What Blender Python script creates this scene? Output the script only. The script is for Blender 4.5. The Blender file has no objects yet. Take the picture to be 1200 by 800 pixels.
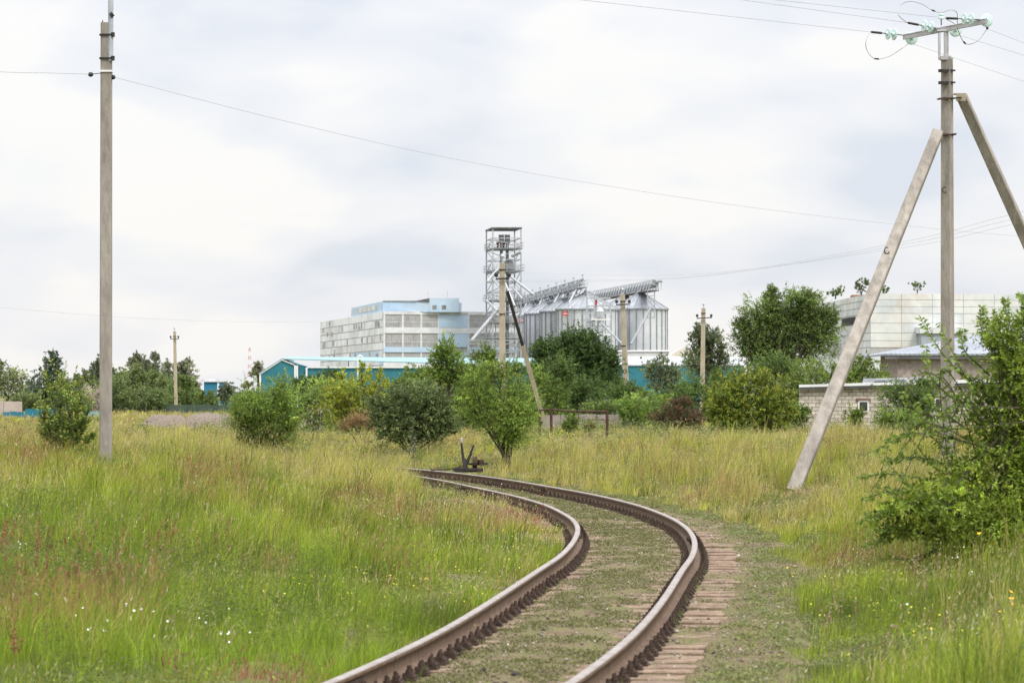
import bpy, math, random
import numpy as np
from mathutils import Vector, Matrix

random.seed(7)
rng = np.random.default_rng(7)
scene = bpy.context.scene
C = scene.collection
R = math.radians

# ------------------------------------------------------------------ camera
F = 4000.0            # focal length in pixels of the 1200 px wide photograph
HC = 2.14             # eye height
TILT = math.atan(62 / F)
cam_d = bpy.data.cameras.new('camera')
cam = bpy.data.objects.new('camera', cam_d); C.objects.link(cam)
cam_d.sensor_width = 36; cam_d.lens = F / 1200 * 36
cam_d.clip_start = 1; cam_d.clip_end = 20000
cam.location = (0, 0, HC); cam.rotation_euler = (R(90) + TILT, 0, 0)
cam_d.dof.use_dof = True; cam_d.dof.focus_distance = 80; cam_d.dof.aperture_fstop = 7.1
scene.camera = cam

# ------------------------------------------------------------------ world: overcast sky over a Nishita sky
world = bpy.data.worlds.new('World'); scene.world = world; world.use_nodes = True
SUN_EL, SUN_AZ = R(52), R(140)      # azimuth from +Y clockwise: behind the camera, to the right
def build_world():
    nt = world.node_tree; N = nt.nodes; Lk = nt.links; N.clear()
    out = N.new('ShaderNodeOutputWorld')
    sky = N.new('ShaderNodeTexSky'); sky.sky_type = 'NISHITA'; sky.sun_disc = False
    sky.sun_elevation = SUN_EL; sky.sun_rotation = SUN_AZ
    bg1 = N.new('ShaderNodeBackground'); bg1.inputs['Strength'].default_value = 0.1
    Lk.new(sky.outputs[0], bg1.inputs['Color'])
    tc = N.new('ShaderNodeTexCoord'); sep = N.new('ShaderNodeSeparateXYZ')
    Lk.new(tc.outputs['Generated'], sep.inputs[0])
    def math_(op, a, b=None, clamp=False):
        m = N.new('ShaderNodeMath'); m.operation = op; m.use_clamp = clamp
        for i, v in enumerate((a, b)):
            if v is None: continue
            if isinstance(v, (int, float)): m.inputs[i].default_value = v
            else: Lk.new(v, m.inputs[i])
        return m.outputs[0]
    z = math_('MAXIMUM', sep.outputs['Z'], 0.0)
    # flattened cloud layers: stretch elevation against azimuth
    zc = math_('MULTIPLY', math_('POWER', z, 0.85), 1.9)
    comb = N.new('ShaderNodeCombineXYZ')
    Lk.new(sep.outputs['X'], comb.inputs[0]); Lk.new(sep.outputs['Y'], comb.inputs[1]); Lk.new(zc, comb.inputs[2])
    def noise(scale, detail, rough, off):
        mp = N.new('ShaderNodeMapping'); mp.inputs['Location'].default_value = off
        n = N.new('ShaderNodeTexNoise'); n.inputs['Scale'].default_value = scale
        n.inputs['Detail'].default_value = detail; n.inputs['Roughness'].default_value = rough
        n.inputs['Distortion'].default_value = 0.25
        Lk.new(comb.outputs[0], mp.inputs[0]); Lk.new(mp.outputs[0], n.inputs[0]); return n.outputs[0]
    n1 = noise(8.5, 2.5, .45, (3.1, .4, 1.7)); n2 = noise(24, 3, .45, (8.2, 5.1, .3))
    nn = math_('ADD', math_('MULTIPLY', n1, .7), math_('MULTIPLY', n2, .3))
    ramp = N.new('ShaderNodeValToRGB'); ramp.color_ramp.interpolation = 'B_SPLINE'
    e = ramp.color_ramp.elements
    e[0].position = .41; e[0].color = (.665, .705, .785, 1)
    e[1].position = .585; e[1].color = (.925, .90, .88, 1)
    m = ramp.color_ramp.elements.new(.47); m.color = (.79, .80, .845, 1)
    m = ramp.color_ramp.elements.new(.54); m.color = (.84, .84, .865, 1)
    Lk.new(nn, ramp.inputs[0])
    # an overcast sky is about twice as bright overhead as at the horizon
    st = math_('ADD', math_('MULTIPLY', math_('POWER', z, 2.0), SKY_TOP), SKY_LOW)
    bg2 = N.new('ShaderNodeBackground'); Lk.new(ramp.outputs[0], bg2.inputs['Color']); Lk.new(st, bg2.inputs['Strength'])
    mix = N.new('ShaderNodeMixShader'); mix.inputs[0].default_value = .93
    Lk.new(bg1.outputs[0], mix.inputs[1]); Lk.new(bg2.outputs[0], mix.inputs[2])
    Lk.new(mix.outputs[0], out.inputs[0])
SKY_LOW, SKY_TOP = 0.53, 1.75
build_world()
sun_d = bpy.data.lights.new('sun', 'SUN'); sun_d.energy = 1.15; sun_d.angle = R(12); sun_d.color = (1, .95, .87)
sun = bpy.data.objects.new('sun', sun_d); C.objects.link(sun)
sun.rotation_euler = (R(90) - SUN_EL, 0, -SUN_AZ + R(180)); sun.location = (0, 0, 60)
# the lamp shines along its -Z: rotate so that it comes from azimuth SUN_AZ
_d = Vector((math.sin(SUN_AZ) * math.cos(SUN_EL), math.cos(SUN_AZ) * math.cos(SUN_EL), math.sin(SUN_EL)))
sun.rotation_euler = _d.to_track_quat('Z', 'Y').to_euler()
vs = scene.view_settings
vs.view_transform = 'Standard'; vs.look = 'None'; vs.gamma = 1; vs.use_curve_mapping = False
vs.exposure = 1.0
scene.cycles.max_bounces = 6; scene.cycles.transparent_max_bounces = 4
scene.cycles.use_denoising = True

# ------------------------------------------------------------------ pixel helpers (photograph pixels -> world)
cT, sT = math.cos(TILT), math.sin(TILT)
def ray(px, py):
    u = (px - 600) / F; v = (400 - py) / F
    return Vector((u, cT - v * sT, sT + v * cT))
def P(px, py, d):
    r = ray(px, py); return Vector((0, 0, HC)) + r * (d / r.y)

# ------------------------------------------------------------------ noise in numpy
def vnoise(x, y, seed=0):
    x = np.asarray(x, float); y = np.asarray(y, float)
    xi = np.floor(x).astype(np.int64); yi = np.floor(y).astype(np.int64)
    fx = x - xi; fy = y - yi; fx = fx * fx * (3 - 2 * fx); fy = fy * fy * (3 - 2 * fy)
    def h(a, b):
        n = (a * 374761393 + b * 668265263 + seed * 974711) & 0xffffffff
        n = ((n ^ (n >> 13)) * 1274126177) & 0xffffffff
        return ((n ^ (n >> 16)) & 0xffff) / 65535.0
    return (h(xi, yi) * (1 - fx) + h(xi + 1, yi) * fx) * (1 - fy) + (h(xi, yi + 1) * (1 - fx) + h(xi + 1, yi + 1) * fx) * fy
def fbm(x, y, seed=0, oct=4):
    s = 0; a = .5; t = 0
    for i in range(oct):
        s = s + a * vnoise(x * 2 ** i, y * 2 ** i, seed + i * 17); t += a; a *= .55
    return s / t
def sm(a, b, x):
    t = np.clip((np.asarray(x, float) - a) / (b - a), 0, 1); return t * t * (3 - 2 * t)

# ------------------------------------------------------------------ track centre line
KN = np.array([(-3.0, 8), (-1.95, 14), (-1.1, 19), (-.46, 23.2), (-.02, 26.4), (.31, 29.1), (.67, 32.5), (1.12, 37.6), (1.43, 41.2),
               (1.65, 44.9), (1.78, 48.6), (1.8, 51.7), (1.73, 54.6), (1.48, 59.3), (1.03, 64.2), (.58, 67.9), (0, 72), (-.65, 76.6),
               (-1.3, 80.4), (-2.1, 84.2), (-3.1, 88), (-4.4, 92), (-6.4, 97), (-9.4, 102.5), (-13.6, 108), (-19, 113), (-26, 117.5)])
def hermite(K, n):
    T = np.gradient(K, axis=0); out = []
    for i in range(len(K) - 1):
        for t in np.linspace(0, 1, n, endpoint=False):
            h = (2*t**3-3*t**2+1, t**3-2*t**2+t, -2*t**3+3*t**2, t**3-t**2)
            out.append(h[0]*K[i] + h[1]*T[i] + h[2]*K[i+1] + h[3]*T[i+1])
    out.append(K[-1]); return np.array(out)
KN[:, 0] += .07 - .12 * sm(24, 36, KN[:, 1])
_c = hermite(KN, 12)
_s = np.concatenate([[0], np.cumsum(np.hypot(*np.diff(_c, axis=0).T))])
SL = np.arange(0, _s[-1], .1)
CL = np.stack([np.interp(SL, _s, _c[:, 0]), np.interp(SL, _s, _c[:, 1])], 1)
k = np.hanning(25); k /= k.sum()
CL = np.stack([np.convolve(np.pad(CL[:, i], 12, mode='reflect', reflect_type='odd'), k, 'valid') for i in (0, 1)], 1)
TG = np.gradient(CL, axis=0); TG /= np.hypot(*TG.T)[:, None]
NR = np.stack([TG[:, 1], -TG[:, 0]], 1)         # to the right of the track, seen from the camera
def lateral(x, y):
    """signed distance to the centre line (+ right)"""
    x = np.atleast_1d(np.asarray(x, float)); y = np.atleast_1d(np.asarray(y, float))
    sh = x.shape; x = x.ravel(); y = y.ravel(); out = np.empty(len(x))
    sub = CL[::4]; nr = NR[::4]
    for i in range(0, len(x), 20000):
        dx = x[i:i+20000, None] - sub[None, :, 0]; dy = y[i:i+20000, None] - sub[None, :, 1]
        j = (dx * dx + dy * dy).argmin(1); ii = np.arange(len(j))
        d = np.hypot(dx[ii, j], dy[ii, j]); s = dx[ii, j] * nr[j, 0] + dy[ii, j] * nr[j, 1]
        near = d < 6
        out[i:i+20000] = np.where(near, s, np.sign(s) * d)
    return out.reshape(sh)
def terrain(x, y, lat=None):
    if lat is None: lat = lateral(x, y)
    a = np.abs(lat)
    z = .72 * sm(1.7, 9.0, a)
    z = z - .24 * sm(82, 118, y) * sm(1.7, 9.0, a)
    z = z + (fbm(np.asarray(x) * .35, np.asarray(y) * .35, 5, 3) - .5) * .22 * sm(1.4, 4, a)
    z = z + (fbm(np.asarray(x) * 1.7, np.asarray(y) * 1.7, 9, 2) - .5) * .06 * sm(1.4, 3, a)
    return z
def ground(px, py):
    """where the ray through a pixel meets the ground"""
    r = ray(px, py); ds = np.geomspace(12, 2500, 1400)
    z = HC + r.z / r.y * ds; x = r.x / r.y * ds
    t = terrain(x, ds); k = np.argmax(z < t) if (z < t).any() else len(ds) - 1
    return Vector((x[k], ds[k], t[k]))
def gz(x, y): return float(terrain(np.array([x]), np.array([y]))[0])

# ------------------------------------------------------------------ materials
def mat(name, c1, c2=None, scale=5.0, rough=.8, metal=0.0, bump=0.0, bscale=None, detail=5, stretch=(1, 1, 1), c3=None, spec=.3, stain=None, smix=.5):
    m = bpy.data.materials.new(name); m.use_nodes = True
    nt = m.node_tree; N = nt.nodes; Lk = nt.links; b = N['Principled BSDF']
    b.inputs['Roughness'].default_value = rough; b.inputs['Metallic'].default_value = metal
    b.inputs['Specular IOR Level'].default_value = spec
    b.inputs['Base Color'].default_value = (*c1, 1)
    if c2 is None and not bump: return m
    tc = N.new('ShaderNodeTexCoord'); mp = N.new('ShaderNodeMapping'); mp.inputs['Scale'].default_value = stretch
    Lk.new(tc.outputs['Object'], mp.inputs[0])
    n = N.new('ShaderNodeTexNoise'); n.inputs['Scale'].default_value = scale; n.inputs['Detail'].default_value = detail; n.inputs['Roughness'].default_value = .65
    Lk.new(mp.outputs[0], n.inputs[0])
    if c2 is not None:
        r = N.new('ShaderNodeValToRGB'); e = r.color_ramp.elements
        e[0].position = .36; e[0].color = (*c1, 1); e[1].position = .64; e[1].color = (*c2, 1)
        if c3 is not None:
            x = e.new(.5); x.color = (*c3, 1)
        Lk.new(n.outputs[0], r.inputs[0]); col = r.outputs[0]
        if stain is not None:
            n3 = N.new('ShaderNodeTexNoise'); n3.inputs['Scale'].default_value = scale * .23; n3.inputs['Detail'].default_value = 8; n3.inputs['Roughness'].default_value = .7
            Lk.new(mp.outputs[0], n3.inputs[0])
            r3 = N.new('ShaderNodeValToRGB'); r3.color_ramp.elements[0].position = .5; r3.color_ramp.elements[1].position = .68
            r3.color_ramp.elements[0].color = (0, 0, 0, 1); r3.color_ramp.elements[1].color = (smix, smix, smix, 1)
            Lk.new(n3.outputs[0], r3.inputs[0])
            mx = N.new('ShaderNodeMix'); mx.data_type = 'RGBA'
            Lk.new(r3.outputs[0], mx.inputs[0]); Lk.new(col, mx.inputs[6]); mx.inputs[7].default_value = (*stain, 1)
            col = mx.outputs[2]
        Lk.new(col, b.inputs['Base Color'])
    if bump:
        n2 = N.new('ShaderNodeTexNoise'); n2.inputs['Scale'].default_value = bscale or scale * 4; n2.inputs['Detail'].default_value = 6
        Lk.new(mp.outputs[0], n2.inputs[0])
        bp = N.new('ShaderNodeBump'); bp.inputs['Strength'].default_value = min(1, bump); bp.inputs['Distance'].default_value = .02
        Lk.new(n2.outputs[0], bp.inputs['Height']); Lk.new(bp.outputs[0], b.inputs['Normal'])
    return m
def leafmat(name, trans=.35, rough=.5, spec=.35):
    m = bpy.data.materials.new(name); m.use_nodes = True
    nt = m.node_tree; N = nt.nodes; Lk = nt.links; b = N['Principled BSDF']
    at = N.new('ShaderNodeAttribute'); at.attribute_name = 'Col'
    Lk.new(at.outputs['Color'], b.inputs['Base Color']); b.inputs['Roughness'].default_value = rough; b.inputs['Specular IOR Level'].default_value = spec
    tr = N.new('ShaderNodeBsdfTranslucent'); Lk.new(at.outputs['Color'], tr.inputs['Color'])
    mx = N.new('ShaderNodeMixShader'); mx.inputs[0].default_value = trans
    Lk.new(b.outputs[0], mx.inputs[1]); Lk.new(tr.outputs[0], mx.inputs[2]); Lk.new(mx.outputs[0], N['Material Output'].inputs[0])
    return m
def wavemat(name, c1, c2, period, rough=.5, metal=0., axis='X', bump=.6, nscale=.6):
    """corrugated sheet: real-looking ridges by bump, tint by noise"""
    m = mat(name, c1, c2, nscale, rough, metal)
    nt = m.node_tree; N = nt.nodes; Lk = nt.links; b = N['Principled BSDF']
    tc = N.new('ShaderNodeTexCoord'); w = N.new('ShaderNodeTexWave'); w.bands_direction = axis
    w.inputs['Scale'].default_value = 2 * math.pi / period / 20
    Lk.new(tc.outputs['Object'], w.inputs[0]); bp = N.new('ShaderNodeBump'); bp.inputs['Strength'].default_value = bump; bp.inputs['Distance'].default_value = .05
    Lk.new(w.outputs[1], bp.inputs['Height']); Lk.new(bp.outputs[0], b.inputs['Normal'])
    return m
M = {}
M['leaf'] = leafmat('leaf'); M['grass'] = leafmat('grass_blade', .35, .6, .2)
M['bark'] = mat('bark', (.065, .052, .038), (.11, .09, .07), 12, .9, bump=.5)
M['concrete'] = mat('pole_concrete', (.235, .21, .18), (.37, .335, .29), 5, .9, bump=.7, bscale=30, stretch=(1, 1, .25), stain=(.15, .13, .11), smix=.75)
M['concrete_warm'] = mat('aged_concrete', (.34, .29, .21), (.46, .40, .30), 3, .9, bump=.4, bscale=25, stretch=(1, 1, .3), stain=(.22, .19, .14), smix=.5)
M['galv'] = mat('galvanised_steel', (.36, .38, .40), (.50, .52, .54), 3, .45, .35)
M['galv_dark'] = mat('dull_galvanised_steel', (.22, .235, .25), (.34, .36, .38), 2, .55, .2)
M['blackmetal'] = mat('black_painted_metal', (.018, .017, .017), (.05, .04, .035), 9, .6)
M['rust'] = mat('rusty_steel', (.040, .026, .020), (.085, .055, .040), 14, .9, bump=.5, bscale=60)
M['rust_frame'] = mat('rusty_pipe', (.05, .028, .022), (.09, .048, .036), 9, .9)
M['railside'] = mat('rusty_rail_side', (.115, .072, .046), (.185, .125, .085), 9, .8, bump=.35, bscale=70, stretch=(1, 1, 1), stain=(.10, .06, .045), smix=.6)
M['railtop'] = mat('worn_rail_head', (.25, .215, .19), (.36, .32, .295), 4, .5, .3, bump=.1, bscale=90, stain=(.22, .16, .13), smix=.5)
M['wood'] = mat('weathered_sleeper_wood', (.16, .11, .075), (.29, .21, .15), 7, .95, bump=.8, bscale=22, stain=(.10, .075, .055), smix=.7)
M['glass_green'] = mat('green_glass', (.50, .68, .64), (.62, .78, .74), 20, .15, spec=.8)
M['wire'] = mat('aluminium_wire', (.34, .34, .345), (.42, .42, .425), 5, .6, .2)
M['cable'] = mat('grey_cable', (.30, .29, .29), (.38, .37, .37), 5, .7)
M['rubber'] = mat('black_insulator', (.02, .02, .02), (.04, .04, .04), 5, .5)

# ------------------------------------------------------------------ mesh building
def link(o, parent=None):
    C.objects.link(o)
    if parent is not None: o.parent = parent
    return o
class MB:
    """collects faces, builds ONE mesh object"""
    def __init__(s): s.v = []; s.f = []; s.mi = []; s.cur = 0
    def face(s, pts):
        i = len(s.v); s.v += [Vector(p) for p in pts]; s.f.append(tuple(range(i, i + len(pts)))); s.mi.append(s.cur)
    def hexa(s, b, t):
        """b, t: 4 bottom and 4 top points, counter-clockwise from above"""
        i = len(s.v); s.v += [Vector(p) for p in b] + [Vector(p) for p in t]
        for f in ((3, 2, 1, 0), (4, 5, 6, 7), (0, 1, 5, 4), (1, 2, 6, 5), (2, 3, 7, 6), (3, 0, 4, 7)):
            s.f.append(tuple(i + k for k in f)); s.mi.append(s.cur)
    def box(s, c, size, rz=0.0):
        c = Vector(c); x, y, z = [q / 2 for q in size]; ca, sa = math.cos(rz), math.sin(rz)
        q = [(-x, -y), (x, -y), (x, y), (-x, y)]
        q = [(a * ca - b * sa, a * sa + b * ca) for a, b in q]
        s.hexa([(c.x + a, c.y + b, c.z - z) for a, b in q], [(c.x + a, c.y + b, c.z + z) for a, b in q])
    def bar(s, a, b, w, h=None, up=(0, 0, 1), w2=None, h2=None, cham=0):
        """rectangular bar from a to b, tapering to w2 x h2"""
        a = Vector(a); b = Vector(b); h = h or w; w2 = w2 or w; h2 = h2 or (h if w2 == w else h * w2 / w)
        d = (b - a).normalized(); up = Vector(up)
        if abs(d.dot(up)) > .99: up = Vector((0, 1, 0))
        sx = d.cross(up).normalized(); sy = sx.cross(d).normalized()
        if cham:
            def ring(p, w, h):
                c = cham; o = []
                for qx, qy in ((-.5, -.5+c), (-.5+c, -.5), (.5-c, -.5), (.5, -.5+c), (.5, .5-c), (.5-c, .5), (-.5+c, .5), (-.5, .5-c)):
                    o.append(p + sx * w * qx + sy * h * qy)
                return o
        else:
            def ring(p, w, h): return [p + sx * w * qx + sy * h * qy for qx, qy in ((-.5, -.5), (.5, -.5), (.5, .5), (-.5, .5))]
        r1 = ring(a, w, h); r2 = ring(b, w2, h2); n = len(r1); i = len(s.v); s.v += r1 + r2
        for k in range(n): s.f.append((i + k, i + (k + 1) % n, i + n + (k + 1) % n, i + n + k)); s.mi.append(s.cur)
        s.f.append(tuple(i + k for k in reversed(range(n)))); s.mi.append(s.cur)
        s.f.append(tuple(i + n + k for k in range(n))); s.mi.append(s.cur)
    def tube(s, pts, r, n=6, cap=True):
        pts = [Vector(p) for p in pts]; rs = r if isinstance(r, (list, tuple)) else [r] * len(pts); i0 = len(s.v)
        pu = None
        for j, p in enumerate(pts):
            d = (pts[min(j + 1, len(pts) - 1)] - pts[max(j - 1, 0)])
            d = d.normalized() if d.length > 1e-9 else Vector((0, 0, 1))
            u = pu if pu is not None else (Vector((0, 0, 1)) if abs(d.z) < .9 else Vector((1, 0, 0)))
            a = d.cross(u).normalized(); bb = a.cross(d).normalized(); pu = bb
            for k in range(n):
                t = 2 * math.pi * k / n; s.v.append(p + (a * math.cos(t) + bb * math.sin(t)) * rs[j])
        for j in range(len(pts) - 1):
            for k in range(n):
                a = i0 + j * n + k; b = i0 + j * n + (k + 1) % n
                s.f.append((a, b, b + n, a + n)); s.mi.append(s.cur)
        if cap:
            s.f.append(tuple(i0 + k for k in reversed(range(n)))); s.mi.append(s.cur)
            s.f.append(tuple(i0 + (len(pts) - 1) * n + k for k in range(n))); s.mi.append(s.cur)
    def lathe(s, a, d, prof, n=14):
        """prof: (distance along d, radius)"""
        a = Vector(a); d = Vector(d).normalized(); s.tube([a + d * t for t, _ in prof], [max(r, .0008) for _, r in prof], n)
    def build(s, name, m, parent=None, origin=None, smooth=False):
        o0 = Vector(origin) if origin is not None else Vector((0, 0, 0))
        me = bpy.data.meshes.new(name); me.from_pydata([tuple(v - o0) for v in s.v], [], s.f)
        ms = m if isinstance(m, (list, tuple)) else [m]
        for q in ms: me.materials.append(q)
        if len(ms) > 1: me.polygons.foreach_set('material_index', s.mi)
        if smooth: me.polygons.foreach_set('use_smooth', [True] * len(me.polygons))
        me.update(); o = bpy.data.objects.new(name, me); link(o, parent)
        if parent is None and origin is not None: o.location = o0
        return o
def npmesh(name, V, loops, starts, m, cols=None, parent=None, smooth=False, origin=None, mi=None):
    me = bpy.data.meshes.new(name)
    V = np.asarray(V, np.float32)
    if origin is not None: V = V - np.array(origin, np.float32)
    me.vertices.add(len(V)); me.vertices.foreach_set('co', V.ravel())
    me.loops.add(len(loops)); me.polygons.add(len(starts))
    me.loops.foreach_set('vertex_index', np.asarray(loops, np.int32)); me.polygons.foreach_set('loop_start', np.asarray(starts, np.int32))
    for q in (m if isinstance(m, (list, tuple)) else [m]): me.materials.append(q)
    if mi is not None: me.polygons.foreach_set('material_index', np.asarray(mi, np.int32))
    if smooth: me.polygons.foreach_set('use_smooth', np.ones(len(starts), bool))
    if cols is not None:
        a = me.color_attributes.new('Col', 'FLOAT_COLOR', 'POINT')
        cc = np.ones((len(V), 4), np.float32); cc[:, :3] = cols; a.data.foreach_set('color', cc.ravel())
    me.update(calc_edges=True); me.validate()
    o = bpy.data.objects.new(name, me); link(o, parent)
    if parent is None and origin is not None: o.location = origin
    return o
def empty(name, loc, label=None, cat=None, group=None):
    o = bpy.data.objects.new(name, None); o.empty_display_size = .3; C.objects.link(o); o.location = loc
    if label: tag(o, label, cat, group)
    return o
def tag(o, label=None, cat=None, group=None, kind=None):
    if label: o['label'] = label
    if cat: o['category'] = cat
    if group: o['group'] = group
    if kind: o['kind'] = kind
    return o
def grid_idx(nu, nv):
    a = np.arange((nu - 1) * nv).reshape(nu - 1, nv)[:, :-1].ravel()
    q = np.stack([a, a + nv, a + nv + 1, a + 1], 1)
    return q.ravel(), np.arange(len(q)) * 4

# ================================================================== GROUND
def groundmat():
    m = bpy.data.materials.new('dry_grassy_soil'); m.use_nodes = True
    nt = m.node_tree; N = nt.nodes; Lk = nt.links; b = N['Principled BSDF']; b.inputs['Roughness'].default_value = 1; b.inputs['Specular IOR Level'].default_value = .1
    tc = N.new('ShaderNodeTexCoord')
    def nz(s, d=6): 
        n = N.new('ShaderNodeTexNoise'); n.inputs['Scale'].default_value = s; n.inputs['Detail'].default_value = d; n.inputs['Roughness'].default_value = .7
        Lk.new(tc.outputs['Object'], n.inputs[0]); return n.outputs[0]
    r = N.new('ShaderNodeValToRGB'); e = r.color_ramp.elements
    e[0].position = .3; e[0].color = (.11, .13, .04, 1); e[1].position = .7; e[1].color = (.27, .24, .10, 1)
    x = e.new(.5); x.color = (.17, .18, .06, 1)
    Lk.new(nz(.35), r.inputs[0])
    r2 = N.new('ShaderNodeValToRGB'); r2.color_ramp.elements[0].position = .4; r2.color_ramp.elements[1].position = .62
    Lk.new(nz(7), r2.inputs[0])
    mx = N.new('ShaderNodeMix'); mx.data_type = 'RGBA'; mx.inputs[7].default_value = (.17, .15, .075, 1)
    Lk.new(r2.outputs[0], mx.inputs[0]); Lk.new(r.outputs[0], mx.inputs[6]); Lk.new(mx.outputs[2], b.inputs['Base Color'])
    bp = N.new('ShaderNodeBump'); bp.inputs['Distance'].default_value = .08; Lk.new(nz(25), bp.inputs['Height']); Lk.new(bp.outputs[0], b.inputs['Normal'])
    return m
def make_ground():
    xs = np.concatenate([-np.geomspace(6000, 16, 40), np.arange(-15.6, 15.61, .3), np.geomspace(16, 6000, 40)])
    ys = np.concatenate([[-400, -100, -30, -10, 0], np.arange(5, 120, .4), np.geomspace(121, 9000, 60)])
    X, Y = np.meshgrid(xs, ys, indexing='ij'); lat = lateral(X, Y)
    Z = terrain(X, Y, lat) - .06 * (np.abs(lat) < 2.1)
    lo, st = grid_idx(len(xs), len(ys))
    o = npmesh('ground', np.stack([X.ravel(), Y.ravel(), Z.ravel()], 1), lo, st, groundmat(), smooth=True)
    tag(o, 'gently rolling grassy ground reaching to the horizon', None, kind='structure')
make_ground()

# ballast and soil between and beside the rails
def bedmat():
    m = bpy.data.materials.new('mossy_track_gravel'); m.use_nodes = True
    nt = m.node_tree; N = nt.nodes; Lk = nt.links; b = N['Principled BSDF']; b.inputs['Roughness'].default_value = 1; b.inputs['Specular IOR Level'].default_value = .1
    tc = N.new('ShaderNodeTexCoord')
    def nz(s, d=6, ro=.7):
        n = N.new('ShaderNodeTexNoise'); n.inputs['Scale'].default_value = s; n.inputs['Detail'].default_value = d; n.inputs['Roughness'].default_value = ro
        Lk.new(tc.outputs['Object'], n.inputs[0]); return n.outputs[0]
    r = N.new('ShaderNodeValToRGB'); e = r.color_ramp.elements
    e[0].position = .3; e[0].color = (.09, .06, .038, 1); e[1].position = .68; e[1].color = (.31, .25, .16, 1)
    x = e.new(.5); x.color = (.185, .14, .09, 1)
    Lk.new(nz(14, 9, .8), r.inputs[0])
    r2 = N.new('ShaderNodeValToRGB'); r2.color_ramp.elements[0].position = .43; r2.color_ramp.elements[1].position = .60
    r2.color_ramp.elements[1].color = (.75, .75, .75, 1)
    Lk.new(nz(2.2, 8, .7), r2.inputs[0])
    mx = N.new('ShaderNodeMix'); mx.data_type = 'RGBA'; mx.inputs[7].default_value = (.17, .18, .065, 1)
    Lk.new(r2.outputs[0], mx.inputs[0]); Lk.new(r.outputs[0], mx.inputs[6]); Lk.new(mx.outputs[2], b.inputs['Base Color'])
    bp = N.new('ShaderNodeBump'); bp.inputs['Distance'].default_value = .03; bp.inputs['Strength'].default_value = .9
    Lk.new(nz(45, 5), bp.inputs['Height']); Lk.new(bp.outputs[0], b.inputs['Normal'])
    return m
def bed_z(lat, x, y):
    a = np.abs(lat)
    n = (fbm(x * 3, y * 3, 21, 4) - .5)
    z = .012 + n * .070 + (fbm(x * .8 + 3, y * .8, 27, 2) - .40) * .09 * sm(.5, 1.0, a) + .020 * np.exp(-(a / .40) ** 2) - .030 * sm(.36, .6, a) * (1 - sm(1.30, 1.6, a))
    z = z + .03 * sm(1.25, 1.7, a) - .10 * sm(2.0, 2.5, a)
    return z
def make_bed():
    ss = np.arange(-2.2, 2.75, .045); sl = np.arange(0, 1150, .7)
    idx = np.minimum(sl.astype(int), len(CL) - 1)
    fr = sl - idx; j2 = np.minimum(idx + 1, len(CL) - 1)
    cx = CL[idx] * (1 - fr)[:, None] + CL[j2] * fr[:, None]; nr = NR[idx]
    S, I = np.meshgrid(ss, np.arange(len(sl)), indexing='ij')
    X = cx[I, 0] + nr[I, 0] * S; Y = cx[I, 1] + nr[I, 1] * S
    Z = bed_z(S, X, Y)
    lo, st = grid_idx(*X.shape)
    o = npmesh('track_bed', np.stack([X.ravel(), Y.ravel(), Z.ravel()], 1), lo, st, bedmat(), smooth=True)
    tag(o, 'brown gravel and moss between and beside the rails', None, kind='structure')
make_bed()

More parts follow.
